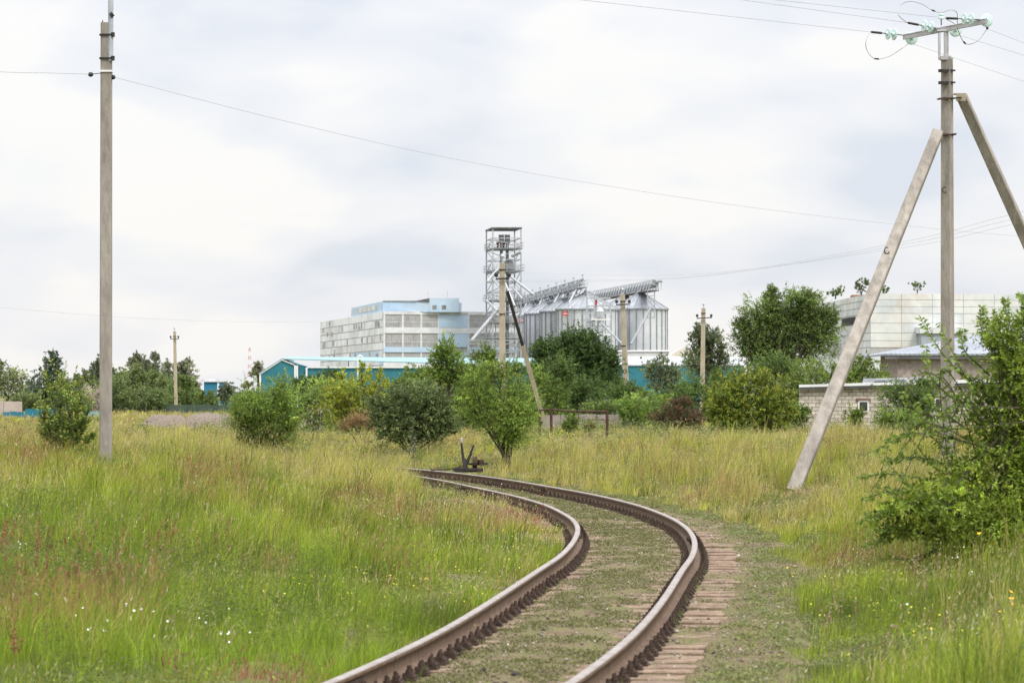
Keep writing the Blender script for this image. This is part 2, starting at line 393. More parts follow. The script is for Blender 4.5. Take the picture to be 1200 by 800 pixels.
# ================================================================== RAILWAY TRACK
def make_track():
    t = empty('railway_track', (CL[60, 0], CL[60, 1], 0), 'single rusty railway track curving through the grass', 'railway track')
    o0 = t.location.copy()
    prof = [(-.075, 0), (.075, 0), (.075, .012), (.014, .032), (.0095, .06), (.0095, .125), (.034, .143), (.037, .150), (.037, .172), (.029, .181),
            (.012, .1835), (-.012, .1835), (-.029, .181), (-.037, .172), (-.037, .150), (-.034, .143), (-.0095, .125), (-.0095, .06), (-.014, .032), (-.075, .012)]
    top = {8, 9, 10, 11, 12}      # profile edges of the worn head
    sl = np.arange(40, len(CL) - 2, 3)
    for side in (-1, 1):
        V = []; n = len(prof)
        for i in sl:
            wob = .004 * math.sin(i * .05 + side)
            for (a, z) in prof:
                s = side * .797 + a + wob
                V.append((CL[i, 0] + NR[i, 0] * s, CL[i, 1] + NR[i, 1] * s, .028 + z + .004 * math.sin(i * .021 + side * 2)))
        V = np.array(V); faces = []; mi = []
        for j in range(len(sl) - 1):
            for k in range(n):
                k2 = (k + 1) % n
                faces.append((j*n+k, j*n+k2, (j+1)*n+k2, (j+1)*n+k)); mi.append(1 if k in top else 0)
        faces = np.array(faces)
        r = npmesh('rail', V, faces.ravel(), np.arange(len(faces)) * 4, [M['railside'], M['railtop']], parent=t, origin=o0, mi=mi)
        # fishplates at the joints
        joints = (150, 400, 650, 900) if side > 0 else (158, 408, 660, 905)
        for i in joints:
            mb = MB()
            a, b = i - 4, i + 4
            for q in (-1, 1):
                def pt(ii, z, off=.02): 
                    s = side * .797 + q * off; return (CL[ii, 0] + NR[ii, 0] * s, CL[ii, 1] + NR[ii, 1] * s, z)
                mb.bar(pt(a, .115), pt(b, .115), .016, .085)
                for kk in (-3, -1, 1, 3):
                    p1 = pt(i + kk, .12, .03); p2 = pt(i + kk, .12, .062); mb.tube([p1, p2], .016, 6)
            mb.build('fishplate', M['rust'], r, o0)
    # sleepers with their fastenings
    step = 5.3; n_all = int((len(CL) - 60) / step)
    def sleeper_mesh(mb, i, jit):
        c = Vector((CL[i, 0], CL[i, 1], 0)); nn = Vector((NR[i, 0], NR[i, 1], 0)); tg = Vector((TG[i, 0], TG[i, 1], 0))
        a = random.uniform(-.02, .02); nn = (nn + tg * a).normalized(); tg = Vector((-nn.y, nn.x, 0))
        e1 = 1.37 + jit; e2 = 1.37 - jit; zt = random.uniform(.002, .02); ti = random.uniform(-.008, .008)
        segs = 10; w = random.uniform(.105, .125)
        prev = None
        for k in range(segs + 1):
            s = -e1 + (e1 + e2) * k / segs; zz = zt + ti * s + random.uniform(-.004, .004); ww = w + random.uniform(-.006, .006)
            p = c + nn * s
            ring = [p - tg * ww + Vector((0, 0, -.12)), p + tg * ww + Vector((0, 0, -.12)), p + tg * ww + Vector((0, 0, zz - .012)), p + tg * (ww - .018) + Vector((0, 0, zz)), p - tg * (ww - .018) + Vector((0, 0, zz)), p - tg * ww + Vector((0, 0, zz - .012))]
            b = len(mb.v); mb.v += ring
            if prev is not None:
                for q in range(6): mb.f.append((prev + q, prev + (q + 1) % 6, b + (q + 1) % 6, b + q)); mb.mi.append(0)
            else: mb.f.append(tuple(b + q for q in range(6))); mb.mi.append(0)
            prev = b
        mb.f.append(tuple(prev + q for q in reversed(range(6)))); mb.mi.append(0)
        return c, nn, tg
    def fastening(mb, c, nn, tg, side):
        p = c + nn * side * .797; rz = math.atan2(nn.y, nn.x)
        mb.box(p + Vector((0, 0, .018)), (.36, .17, .022), rz)
        for q in (-1, 1):
            mb.box(p + nn * q * .115 + Vector((0, 0, .045)), (.075, .13, .05), rz)
            for w in (-.035, .035):
                a = p + nn * q * .12 + tg * w
                mb.tube([a + Vector((0, 0, .03)), a + Vector((0, 0, .125 + random.uniform(-.01, .01)))], .014, 6)
                mb.tube([a + Vector((0, 0, .07)), a + Vector((0, 0, .098))], .026, 6)
            mb.box(p + nn * q * .155 + tg * .0 + Vector((0, 0, .03)), (.03, .15, .05), rz)
    first = 100; rest = MB(); restf = MB()
    for k in range(n_all):
        i = int(60 + k * step + random.uniform(-.4, .4)); 
        if i >= len(CL) - 2: break
        far = CL[i, 1] < 18 or k > 100 + first
        st = [j for j in range(n_all) if CL[int(60 + j * step) if int(60 + j * step) < len(CL) else -1, 1] > 17.5][0] if k == 0 else st
        if st <= k < st + first:
            mb = MB(); c, nn, tg = sleeper_mesh(mb, i, random.uniform(-.05, .05)); s = mb.build('sleeper', M['wood'], t, o0)
            for side in (-1, 1):
                f = MB(); fastening(f, c, nn, tg, side); f.build('rail_fastening', M['rust'], s, o0)
        else:
            c, nn, tg = sleeper_mesh(rest, i, random.uniform(-.05, .05))
            for side in (-1, 1): fastening(restf, c, nn, tg, side)
    o = rest.build('sleepers', M['wood'], t, o0); tag(o, kind='stuff')
    o2 = restf.build('rail_fastenings', M['rust'], o, o0); tag(o2, kind='stuff')
make_track()
# ================================================================== BUILDINGS
class Facade:
    """a vertical wall line A->B (world xy); u = metres along it, out = metres in front of it"""
    def __init__(s, A, B):
        s.A = Vector((A[0], A[1])); s.B = Vector((B[0], B[1])); s.L = (s.B - s.A).length; s.d = (s.B - s.A) / s.L
        n = Vector((s.d.y, -s.d.x)); s.n = n if n.dot(-s.A) > 0 else -n
    def uz(s, px, py):
        r = ray(px, py); k = r.x / r.y
        # A.x + u d.x = k (A.y + u d.y)
        u = (k * s.A.y - s.A.x) / (s.d.x - k * s.d.y); y = s.A.y + u * s.d.y
        return u, HC + r.z / r.y * y
    def pt(s, u, z, out=0):
        q = s.A + s.d * u + s.n * out; return Vector((q.x, q.y, z))
    def slab(s, mb, u0, u1, z0, z1, o0, o1):
        a = (s.pt(u0, z0, o1), s.pt(u1, z0, o1), s.pt(u1, z0, o0), s.pt(u0, z0, o0))
        b = (s.pt(u0, z1, o1), s.pt(u1, z1, o1), s.pt(u1, z1, o0), s.pt(u0, z1, o0))
        mb.hexa(a, b)
def Z(py, d): return P(600, py, d).z
def X(px, d): return P(px, 462, d).x
M['panel_white'] = mat('weathered_white_panel', (.60, .62, .64), (.74, .755, .76), .6, .85, stain=(.40, .39, .38), smix=.7)
M['panel_grey'] = mat('grey_panel', (.50, .51, .52), (.63, .64, .65), .7, .85, stain=(.36, .34, .33), smix=.7)
M['panel_blue'] = mat('pale_blue_panel', (.40, .55, .72), (.50, .63, .76), .3, .8, stain=(.50, .55, .58), smix=.6)
M['joint'] = mat('dark_joint', (.33, .33, .33), (.44, .43, .42), 2, .9)
M['pane'] = mat('dusty_glass', (.12, .125, .14), (.34, .34, .345), .5, .35, spec=.5)
M['pane_light'] = mat('dusty_glass_block', (.26, .26, .27), (.42, .41, .40), .7, .5)
M['roofdark'] = mat('dark_roofing', (.10, .10, .105), (.17, .17, .18), 1, .8)
M['teal'] = mat('teal_painted_steel', (.018, .16, .23), (.025, .19, .27), .3, .55, stain=(.04, .22, .28), smix=.4)
M['tealroof'] = mat('pale_teal_roof_sheet', (.19, .32, .335), (.25, .37, .385), .3, .5)
M['whiteroof'] = mat('white_roof_sheet', (.33, .35, .37), (.43, .44, .45), .3, .55)
M['white'] = mat('white_trim', (.72, .72, .72), (.82, .82, .80), 1, .6)

def blue_works():
    A = (X(449, 600), 600); Lf = (X(375.5, 690), 690); Rt = (X(606, 606), 606)
    base = (A[0], A[1], .7)
    t = empty('factory_building', base, 'long blue and grey panelled factory building with bands of dusty windows', 'building')
    fr = Facade(A, Rt); fl = Facade(Lf, A)
    zr = 16.75
    # body
    mb = MB()
    back = Vector((Lf[0] - A[0], Lf[1] - A[1], 0))
    a0, a1 = Vector((A[0], A[1], 0)), Vector((Rt[0], Rt[1], 0))
    q = [a0, a1, a1 + back, a0 + back]
    mb.hexa([p + Vector((0, 0, -.3)) for p in q], [p + Vector((0, 0, zr - .25)) for p in q]); mb.build('wall', M['joint'], t, base)
    # right face: bands and piers
    mb = MB(); uw = lambda px: fr.uz(px, 400)[0]
    bands = [(16.2, zr), (12.9, 13.9), (9.55, 10.45), (.6, 8.5)]
    blue = uw(514.5), uw(548)
    for bi, (z0, z1) in enumerate(bands):
        for px0, px1 in ((449, 514.5), (548, 606)):
            mb.cur = (2 if bi in (2,) else 0) if px0 == 449 or bi == 2 else 0
            fr.slab(mb, uw(px0) + .02, uw(px1) - .02, z0, z1, -.2, .12 + .03 * bi)
    mb.cur = 2
    for k, (z0, z1) in enumerate(((13.95, 16.15), (10.5, 12.85), (8.55, 9.5), (.6, 8.5))): fr.slab(mb, blue[0], blue[1], z0, z1, -.2, .2)
    mb.cur = 0; fr.slab(mb, blue[0], blue[1], 12.9, 13.9, -.2, .19); mb.cur = 1; fr.slab(mb, blue[0], blue[1], 16.2, zr, -.2, .19)
    mb.cur = 0
    for px in (450.2, 472, 493.5, 514, 549, 570, 590, 605):
        for z0, z1 in ((13.9, 16.2), (10.45, 12.9), (8.5, 9.55)): fr.slab(mb, uw(px) - .15, uw(px) + .15, z0 + .01, z1 - .01, -.2, .1)
    mb.build('facade_cladding', [M['panel_white'], M['panel_grey'], M['panel_blue']], t, base)
    # windows
    for z0, z1, spl in ((13.95, 16.15, .42), (10.5, 12.85, .38), (8.55, 9.5, 0)):
        for p0, p1 in ((451.3, 471), (473, 492.5), (494.5, 513), (550, 569), (571, 589), (591, 604)):
            u0, u1 = uw(p0) + .05, uw(p1) - .05; zm = z0 + (z1 - z0) * spl
            w = MB(); fr.slab(w, u0, u1, z0, z1, -.1, -.02); w = w.build('window', M['pane'], t, base)
            g = MB(); n = 9
            for k in range(n + 1):
                u = u0 + (u1 - u0) * k / n; fr.slab(g, u - .016, u + .016, z0, z1, -.02, .03)
            fr.slab(g, u0, u1, zm - .05, zm + .05, -.02, .04); fr.slab(g, u0, u1, zm + .55, zm + .6, -.02, .035)
            g.build('window_frame', M['panel_grey'], w, base)
            if spl:
                l = MB()
                for k in range(n):
                    if random.random() < .9: fr.slab(l, u0 + (u1-u0)*(k+.12)/n, u0 + (u1-u0)*(k+.88)/n, z0 + .08, zm - .08, -.02, .015)
                for k in range(n):
                    if random.random() < .38: fr.slab(l, u0 + (u1-u0)*(k+.12)/n, u0 + (u1-u0)*(k+.88)/n, zm + .08, z1 - .15, -.02, .015)
                l.build('pane', M['pane_light'], w, base)
    # left face: rows of panels with holes
    mb = MB(); ul = lambda px: fl.uz(px, 400)[0]
    holes = []
    for px, py, wpx, hpx in ((386.5, 379, 1.2, 4), (384, 392, 1.5, 5), (389.5, 391.5, 2, 5), (392.5, 412, 1.3, 5), (421.8, 385, 1.3, 5), (444.5, 381, 1.5, 6), (446.4, 395, 1.6, 8), (442, 416, 3, 3), (379, 387, 1.2, 5), (379, 405, 1.2, 7)):
        u, z = fl.uz(px, py); d = fl.pt(u, z).y; dz = hpx * d / F / 2
        u0 = fl.uz(px - wpx / 2, py)[0]; u1 = fl.uz(px + wpx / 2, py)[0]; holes.append((u0, u1, z - dz, z + dz))
    rw = random.Random(3)
    for row in (9.95, 12.65, 15.35):
        for _ in range(7):
            u0 = rw.uniform(1, fl.L - 4); holes.append((u0, u0 + rw.uniform(.7, 2.6), row - rw.uniform(.9, 1.2), row - .12))
    rows = [(.6, 7.2), (7.3, 8.6), (8.7, 9.9), (10.0, 11.3), (11.4, 12.6), (12.7, 13.9), (14.0, 15.3), (15.4, zr)]
    for ri, (z0, z1) in enumerate(rows):
        u = 0; off = random.choice((0, 0, 3.1, 9.3))
        while u < fl.L - .1:
            un = min(u + (off if u == 0 and off else 12.4 if random.random() < .6 else 6.2), fl.L - .02)
            mb.cur = random.choice((0, 0, 0, 1, 1)) if not (ri in (1, 2) and u > fl.L * .5 and random.random() < .75) else 2
            fl.slab(mb, u + .05, un - .05, z0 + .02, z1 - .03, -.2, .05 + .02 * random.random()); u = un
    mb.build('side_cladding', [mat('brightened_white_panel', (.70, .72, .75), (.82, .84, .86), .5, .85, stain=(.48, .47, .46), smix=.7), mat('brightened_grey_panel', (.58, .59, .61), (.72, .73, .74), .6, .85, stain=(.42, .40, .39), smix=.7), M['panel_blue']], t, base)  # panel colours lightened on this face to make up for the missing sun
    for h in holes:
        w = MB(); fl.slab(w, h[0], h[1], h[2], h[3], 0, .1); w.build('window', M['pane'], t, base)
    # parapet, roof and penthouse
    mb = MB(); ri = [p + Vector((0, 0, 0)) for p in q]
    mb.hexa([p + Vector((0, 0, zr - .24)) for p in q], [p + Vector((0, 0, zr - .05)) for p in q]); mb.build('roof', M['roofdark'], t, base)
    f2 = Facade((A[0] + .2, A[1] + 2), (X(540, 602), 602.5))
    b2 = back * .47
    p0 = Vector((A[0] - .1, A[1] + 1.5, 0)); p1 = Vector((X(503, 601.5), 601.5, 0)); p2 = Vector((X(538, 602), 602, 0)); p3 = Vector((X(541, 602), 602, 0))
    mb = MB()
    mb.hexa([v + Vector((0, 0, zr - .1)) for v in (p0, p1, p1 + b2, p0 + b2)], [v + Vector((0, 0, z)) for v, z in ((p0, 18.55), (p1, 18.45), (p1 + b2, 18.3), (p0 + b2, 18.4))])
    mb.build('penthouse', M['panel_blue'], t, base)
    mb = MB()
    p1b = p1 + Vector((.02, -.1, 0))
    mb.hexa([v + Vector((0, 0, zr - .1)) for v in (p1b, p2, p2 + back * .2, p1b + back * .2)], [v + Vector((0, 0, 19.1)) for v in (p1b, p2, p2 + back * .2, p1b + back * .2)])
    mb.hexa([v + Vector((0, 0, zr - .1)) for v in (p2 + Vector((.02, .1, 0)), p3 + Vector((0, .1, 0)), p3 + back * .2, p2 + Vector((.02, 0, 0)) + back * .2)], [v + Vector((0, 0, 18.3)) for v in (p2 + Vector((.02, .1, 0)), p3 + Vector((0, .1, 0)), p3 + back * .2, p2 + Vector((.02, 0, 0)) + back * .2)])
    mb.build('stair_tower', M['panel_blue'], t, base)
    f3 = Facade((p1b.x, p1b.y), (p2.x, p2.y))
    for px in (509.2, 520.2):
        u = f3.uz(px, 360)[0]; w = MB(); f3.slab(w, u - .38, u + .38, 17.1, 17.85, -.05, .03); w.build('window', M['pane'], t, base)
    mb = MB()
    p1c = p1 + Vector((.0, -.25, 0)); pm = p0.lerp(p1, .72) + Vector((0, -.1, 0))
    mb.hexa([v + Vector((0, 0, 18.52)) for v in (pm, p1c, p1c + back * .2, pm + back * .2)], [pm + Vector((0, 0, 18.56)), p1c + Vector((0, 0, 19.08)), p1c + back * .2 + Vector((0, 0, 19.08)), pm + back * .2 + Vector((0, 0, 18.56))])
    mb.bar(p0 + Vector((0, 0, 18.57)), pm + Vector((0, 0, 18.56)), .2, .1)
    mb.build('penthouse_roof', M['roofdark'], t, base)
    # left side of the penthouse: boarded strip
    f4 = Facade((p0.x + b2.x, p0.y + b2.y), (p0.x, p0.y)); mb = MB()
    for k in range(9):
        u0 = f4.L * (.2 + .07 * k); mb.cur = k % 2; f4.slab(mb, u0, u0 + f4.L * .068, 17.2, 18.1, 0, .06)
    mb.build('penthouse_cladding', [M['panel_grey'], M['panel_white']], t, base)
    # end wall edge at far left
    mb = MB(); fl.slab(mb, -.8, .02, .6, 16.3, -1, -.1); mb.build('end_pier', mat('rusty_brick_pier', (.42, .33, .28), (.55, .48, .42), .8, .9), t, base)
    # small mast on the roof
    for px, zz in ((501.5, 20.3), (524.5, 20.4), (412, 17.4)):
        a = P(px, 352, 603 if px > 450 else 640); mb = MB(); mb.bar((a.x, a.y, zr), (a.x, a.y, zz), .05); mb.build('antenna', M['galv_dark'], t, base)
blue_works()

# ---- teal warehouse
def warehouse():
    d = 480
    base = (X(330, d), d, .6)
    t = empty('warehouse', base, 'teal steel warehouse with a pale roof and a pointed gable at its left end', 'building')
    f = Facade((X(305, d), d), (X(640, d), d)); U = lambda px: f.uz(px, 440)[0]
    ze = Z(437.5, d); zp = Z(420.3, d); zr_ = Z(426, d); z2 = Z(428.5, d)
    u0, up, ue = U(304.6), U(330.5), U(345)
    depth = 26
    def prof(mb, us, zs, o0, o1):      # a prism with a polygonal outline
        a = [f.pt(u, z, o1) for u, z in zip(us, zs)]; b = [f.pt(u, z, o0) for u, z in zip(us, zs)]
        mb.face(a); mb.face(list(reversed(b))); n = len(a)
        for i in range(n): mb.face([a[i], b[i], b[(i + 1) % n], a[(i + 1) % n]])
    mb = MB(); prof(mb, [u0, ue, ue, up, u0], [-.2, -.2, zr_ - .12, zp - .15, ze - .1], -depth, 0)
    prof(mb, [U(347.5), U(359), U(359), U(347.5)], [-.2, -.2, Z(430, d), Z(427, d)], -depth, -.4)
    prof(mb, [U(359.2), U(642), U(642), U(359.2)], [-.2, -.2, z2 - .1, z2 - .1], -depth, -.2)
    mb.build('wall', wavemat('teal_profiled_sheet', (.026, .155, .20), (.038, .20, .25), .3, .55, bump=.5), t, base)
    # roof: slopes from the front eave back up to the ridge
    mb = MB(); zt = Z(419.6, d + 14)
    mb.hexa([f.pt(up, zp - .1, .15), f.pt(U(642), z2 - .1, .25), f.pt(U(642), zt - .1, -14), f.pt(up, zt + .1, -14)],
            [f.pt(up, zp + .02, .15), f.pt(U(642), z2 + .02, .25), f.pt(U(642), zt + .02, -14), f.pt(up, zt + .22, -14)])
    mb.hexa([f.pt(u0 - .15, ze - .1, .15), f.pt(up, zp - .1, .2), f.pt(up, zp - .1, -depth), f.pt(u0 - .15, ze - .1, -depth)],
            [f.pt(u0 - .15, ze + .06, .15), f.pt(up, zp + .06, .2), f.pt(up, zp + .06, -depth), f.pt(u0 - .15, ze + .06, -depth)])
    mb.build('roof', M['tealroof'], t, base)
    mb = MB()
    for px, zt_ in ((345.8, zr_ - .2), (359.3, Z(430.5, d)), (304.9, ze - .15), (348.2, Z(428, d))): 
        u = U(px); f.slab(mb, u - .12, u + .12, -.1, zt_, -.1, .08)
    f.slab(mb, U(359.5), U(642), z2 - .3, z2 - .12, -.05, .06)
    mb.bar(f.pt(up, zp - .16, .12), f.pt(ue, zr_ - .16, .12), .12); mb.bar(f.pt(u0, ze - .12, .12), f.pt(up, zp - .16, .12), .1)
    mb.build('trim', M['white'], t, base)
    for px, top in ((419.5, 415.5), (408.5, 421)):
        mb = MB(); a = P(px, 430, d - .6 if px > 410 else d + 3)
        if px > 410:
            zt_ = Z(415, d); c = [a + Vector((0, -1, -3))] + [Vector((a.x, a.y - 1, zt_ - .6))] + [Vector((a.x + .35 * (1 - math.cos(q)), a.y - 1, zt_ - .6 + .4 * math.sin(q))) for q in (.5, 1, 1.57, 2.1, 2.8)]
            mb.tube(c, .11, 8); mb.build('vent_pipe', M['white'], t, base)
        else:
            mb.tube([a, Vector((a.x, a.y, Z(421.5, d)))], .06, 6); mb.lathe((a.x, a.y, Z(421.6, d)), (0, 0, 1), [(0, .3), (.2, .02)], 8); mb.build('vent_pipe', M['roofdark'], t, base)
warehouse()
def simple_shed(name, px0, px1, d, ztop, zroof, label, wallm, roofm, depth=10, cat='building', slope=0.0):
    base = (X((px0 + px1) / 2, d), d, .6); t = empty(name, base, label, cat)
    f = Facade((X(px0, d), d), (X(px1, d), d)); mb = MB(); f.slab(mb, 0, f.L, -.2, ztop, -depth, 0); mb.build('wall', wallm, t, base)
    mb = MB(); a = [f.pt(-.15, ztop + .003, .2), f.pt(f.L + .15, ztop + .003 + slope, .2), f.pt(f.L + .15, zroof - .1 + slope, -depth), f.pt(-.15, zroof - .1, -depth)]
    mb.hexa(a, [p + Vector((0, 0, .12)) for p in a]); mb.build('roof', roofm, t, base)
    return t, f, base
simple_shed('storage_shed', 716, 872, 470, Z(428.5, 470), Z(417.5, 484), 'low teal shed with a white roof behind the trees below the silos', wavemat('teal_profiled_shed_sheet', (.026, .155, .20), (.038, .20, .25), .3), M['whiteroof'], 14)
simple_shed('storage_shed', 257.5, 304, 430, Z(460.2, 430), Z(458.6, 440), 'low teal shed with a dark flat roof left of the gabled warehouse', wavemat('teal_low_shed_sheet', (.018, .12, .16), (.03, .15, .20), .3), M['roofdark'], 12)
t_, f_, b_ = simple_shed('garage', 239, 257, 420, Z(447.5, 420), Z(447, 428), 'small bright blue garage at the far end of the tree row', mat('bright_blue_paint', (.025, .17, .28), (.03, .20, .33), .5), M['panel_grey'], 10)
mb = MB(); f_.slab(mb, f_.L - .25, f_.L - .003, 0, Z(448, 420), 0, .06); mb.build('corner_post', M['white'], t_, b_)
mb = MB(); f_.slab(mb, -.7, f_.L - .8, Z(447, 420), Z(443.8, 420), -9, -3); mb.build('roof_box', M['panel_grey'], t_, b_)
# orange and white roofs showing beyond the shed
simple_shed('gabled_house', 848, 867, 620, Z(424, 620), Z(417, 626), 'small pale house with an orange roof far behind the pole with a crossarm', M['panel_white'], mat('orange_roof_tiles', (.42, .17, .09), (.50, .24, .13), 2), 8)

# ---- elevator tower
def beam(mb, a, b, w): mb.bar(a, b, w, w)
def tower():
    d = 590; s = d / F
    xl, xr = X(577.5, d), X(610.5, d); dx = X(570, d + 12) - X(577.5, d); dyy = 9.0
    base = (xl, d, .6)
    t = empty('elevator_tower', base, 'tall open lattice steel elevator tower with a flat dark roof beside the silos', 'tower')
    L = [Vector((xl, d, 0)), Vector((xr, d, 0)), Vector((X(603, d + dyy), d + dyy, 0)), Vector((X(570, d + dyy), d + dyy, 0))]
    zt = Z(267.5, d) - .1
    mb = MB()
    for c in L: beam(mb, c + Vector((0, 0, .3)), c + Vector((0, 0, zt)), .24)
    lev = [Z(py, d) for py in (410, 396, 378, 365, 352, 341, 329, 318, 304, 291, 279)]
    prev = .3
    for k, z in enumerate(lev):
        for i in range(4):
            a, b = L[i], L[(i + 1) % 4]
            beam(mb, a + Vector((0, 0, z)), b + Vector((0, 0, z)), .15)
            if (k + i) % 2: beam(mb, a + Vector((0, 0, prev)), b + Vector((0, 0, z)), .1)
            else: beam(mb, b + Vector((0, 0, prev)), a + Vector((0, 0, z)), .1)
        prev = z
    for q in (.33, .66):
        for a, b in ((L[0], L[1]), (L[3], L[2])):
            c = a.lerp(b, q); beam(mb, c + Vector((0, 0, .3)), c + Vector((0, 0, Z(378, d))), .14)
    mb.build('lattice_frame', M['galv'], t, base)
    mb = MB(); q = [c.copy() for c in L]; cen = sum(q, Vector()) / 4
    q = [cen + (c - cen) * 1.07 for c in q]; zs = [zt + .05, zt + .05, zt + .02, zt + .02]
    mb.hexa([c + Vector((0, 0, z)) for c, z in zip(q, zs)], [c + Vector((0, 0, z + .22)) for c, z in zip(q, zs)]); mb.build('roof', M['roofdark'], t, base)
    # platforms with handrails
    for py, ov in ((292, .9), (318, 1.3), (352.5, 1.4), (378.5, .6), (397, 1.2)):
        z = Z(py, d); q = [cen + Vector(((c - cen).x * (1 + ov * .14), (c - cen).y * 1.05, 0)) for c in L]
        mb = MB(); mb.hexa([c + Vector((0, 0, z + .1)) for c in q], [c + Vector((0, 0, z + .19)) for c in q]); o = mb.build('platform', M['galv_dark'], t, base)
        mb = MB()
        for i in range(4):
            a, b = q[i], q[(i + 1) % 4]
            for h in (.65, 1.2): beam(mb, a + Vector((0, 0, z + h)), b + Vector((0, 0, z + h)), .06)
            for k in range(6):
                c = a.lerp(b, k / 6); beam(mb, c + Vector((0, 0, z + .19)), c + Vector((0, 0, z + 1.2)), .06)
        mb.build('handrail', M['galv'], o, base)
    for px in (587.5, 594.5):
        x = X(px, d + 4); mb = MB(); mb.box((x, d + 4, (Z(280, d) + .5) / 2), (.55, .6, Z(280, d) - .5)); mb.box((x - .0, d + 4, Z(279, d)), (.95, 1.2, 1.5))
        for zz in np.arange(3, 26, 2.4): mb.box((x, d + 4, zz), (.66, .7, .12))
        o = mb.build('bucket_elevator', M['galv_dark'], t, base)
        mb = MB(); mb.tube([(x - .9, d + 3.7, Z(284, d)), (x - .4, d + 3.7, Z(284, d))], .28, 8); mb.box((x - .6, d + 3.7, Z(286.5, d)), (.3, .4, .9)); mb.build('motor', mat('dark_red_motor', (.12, .03, .025), (.20, .05, .04), 3), o, base)
    mb = MB(); mb.lathe((X(597.5, d), d + 4, Z(318, d)), (0, 0, 1), [(0, .3), (.5, 1.0), (1.6, 1.05), (2.3, .5)], 12); mb.build('cyclone', M['galv'], t, base)
    for a, b, w in (((596, 322), (625, 345), .22), ((592, 332), (603, 358), .2), ((600, 336), (612, 350), .2), ((585, 313), (571, 330), .18), ((584, 362), (553, 399), .32), ((572, 322), (588, 338), .18), ((570, 352), (583, 364), .22), ((600, 300), (611, 295), .3)):
        mb = MB(); mb.tube([P(*a, d - .5), P(*b, d - 2)], w, 8); mb.build('spout', M['galv'], t, base)
    # base frame on which the tower stands
    mb = MB()
    for px in (548, 561, 572, 580, 592, 603):
        x = X(px, d - 3); beam(mb, (x, d - 3, .3), (x, d - 3, Z(403, d)), .2)
    for py in (399, 403, 413): beam(mb, (X(548, d - 3), d - 3, Z(py, d)), (X(606, d - 3), d - 3, Z(py, d)), .22)
    mb.build('base_frame', M['galv_dark'], t, base)
tower()

# ---- silos
def silo_mesh(r, h, zr_):
    """wall of flat sectors with stiffener ribs"""
    V = []; Fc = []; n = 96
    for k in range(n):
        a = 2 * math.pi * k / n
        for z in (0, h): V.append((r * math.cos(a), r * math.sin(a), z))
    for k in range(n):
        a = 2 * k; b = 2 * ((k + 1) % n); Fc.append((a, b, b + 1, a + 1))
    return V, Fc
M['silo'] = wavemat('corrugated_silo_steel', (.54, .57, .60), (.66, .68, .70), .35, .5, .2, axis='Z', bump=.5, nscale=.25)
M['silo_roof'] = mat('silo_roof_steel', (.28, .30, .32), (.37, .39, .41), .6, .5, .2)
silo_proto = {}
def silo(x, y, r, he, hc, label, sign=None, group='steel grain silos'):
    base = (x, y, .6); t = empty('grain_silo', base, label, 'grain silo', group)
    n = 96; mb = MB()
    for k in range(n):
        a, b = 2 * math.pi * k / n, 2 * math.pi * (k + 1) / n
        mb.face([(x + r * math.cos(a), y + r * math.sin(a), .4), (x + r * math.cos(b), y + r * math.sin(b), .4), (x + r * math.cos(b), y + r * math.sin(b), he), (x + r * math.cos(a), y + r * math.sin(a), he)])
    w = mb.build('wall', M['silo'], t, base, smooth=True)
    mb = MB()
    for k in range(24):
        a = 2 * math.pi * (k + .3) / 24; c = (x + (r + .06) * math.cos(a), y + (r + .06) * math.sin(a)); mb.bar((*c, .4), (*c, he - .1), .16, .14, up=(math.cos(a), math.sin(a), 0))
    mb.build('stiffeners', M['galv_dark'], w, base)
    mb = MB(); m = 48
    for k in range(m):
        a, b = 2 * math.pi * k / m, 2 * math.pi * (k + 1) / m; ro = r + .25; ri = .55
        mb.face([(x + ro * math.cos(a), y + ro * math.sin(a), he - .05), (x + ro * math.cos(b), y + ro * math.sin(b), he - .05), (x + ri * math.cos(b), y + ri * math.sin(b), hc), (x + ri * math.cos(a), y + ri * math.sin(a), hc)])
        if k % 2 == 0: mb.bar((x + ro * math.cos(a), y + ro * math.sin(a), he), (x + ri * math.cos(a), y + ri * math.sin(a), hc + .03), .07, .1)
    mb.lathe((x, y, hc - .1), (0, 0, 1), [(0, .6), (.3, .6), (.7, .25), (.72, 0)], 12)
    mb.lathe((x, y, he - .22), (0, 0, 1), [(0, r + .3), (.2, r + .3)], 48)
    mb.build('roof', M['silo_roof'], t, base)
    # ladder
    mb = MB(); a = math.pi * 1.32; c = Vector((math.cos(a), math.sin(a), 0)); sd = Vector((-c.y, c.x, 0))
    for q in (-.3, .3): mb.bar(Vector((x, y, .6)) + c * (r + .3) + sd * q, Vector((x, y, he + .6)) + c * (r + .3) + sd * q, .07)
    for z in np.arange(1.2, he, .6): mb.bar(Vector((x, y, z)) + c * (r + .3) - sd * .3, Vector((x, y, z)) + c * (r + .3) + sd * .3, .05)
    mb.build('ladder', M['galv_dark'], t, base)
    if sign:
        px, py, wpx, hpx = sign; d = y - r; k = d / F
        cx = X(px, d); w2 = wpx * k / 2; h2 = hpx * k / 2; cz = Z(py, d)
        yy = y - math.sqrt(max(0, r * r - (cx - x) ** 2)) - .25; cx = X(px, yy)
        mb = MB(); mb.box((cx, yy, cz), (w2 * 2, .08, h2 * 2)); o = mb.build('sign', mat('red_sign', (.62, .03, .04), (.68, .05, .06), 2, .5), t, base)
        mb = MB()
        for k2 in range(6): mb.box((cx - w2 * .68 + w2 * .27 * k2, yy - .05, cz), (w2 * .2, .02, h2 * (.7 if k2 % 2 else .5)))
        mb.build('sign_lettering', M['white'], o, base)
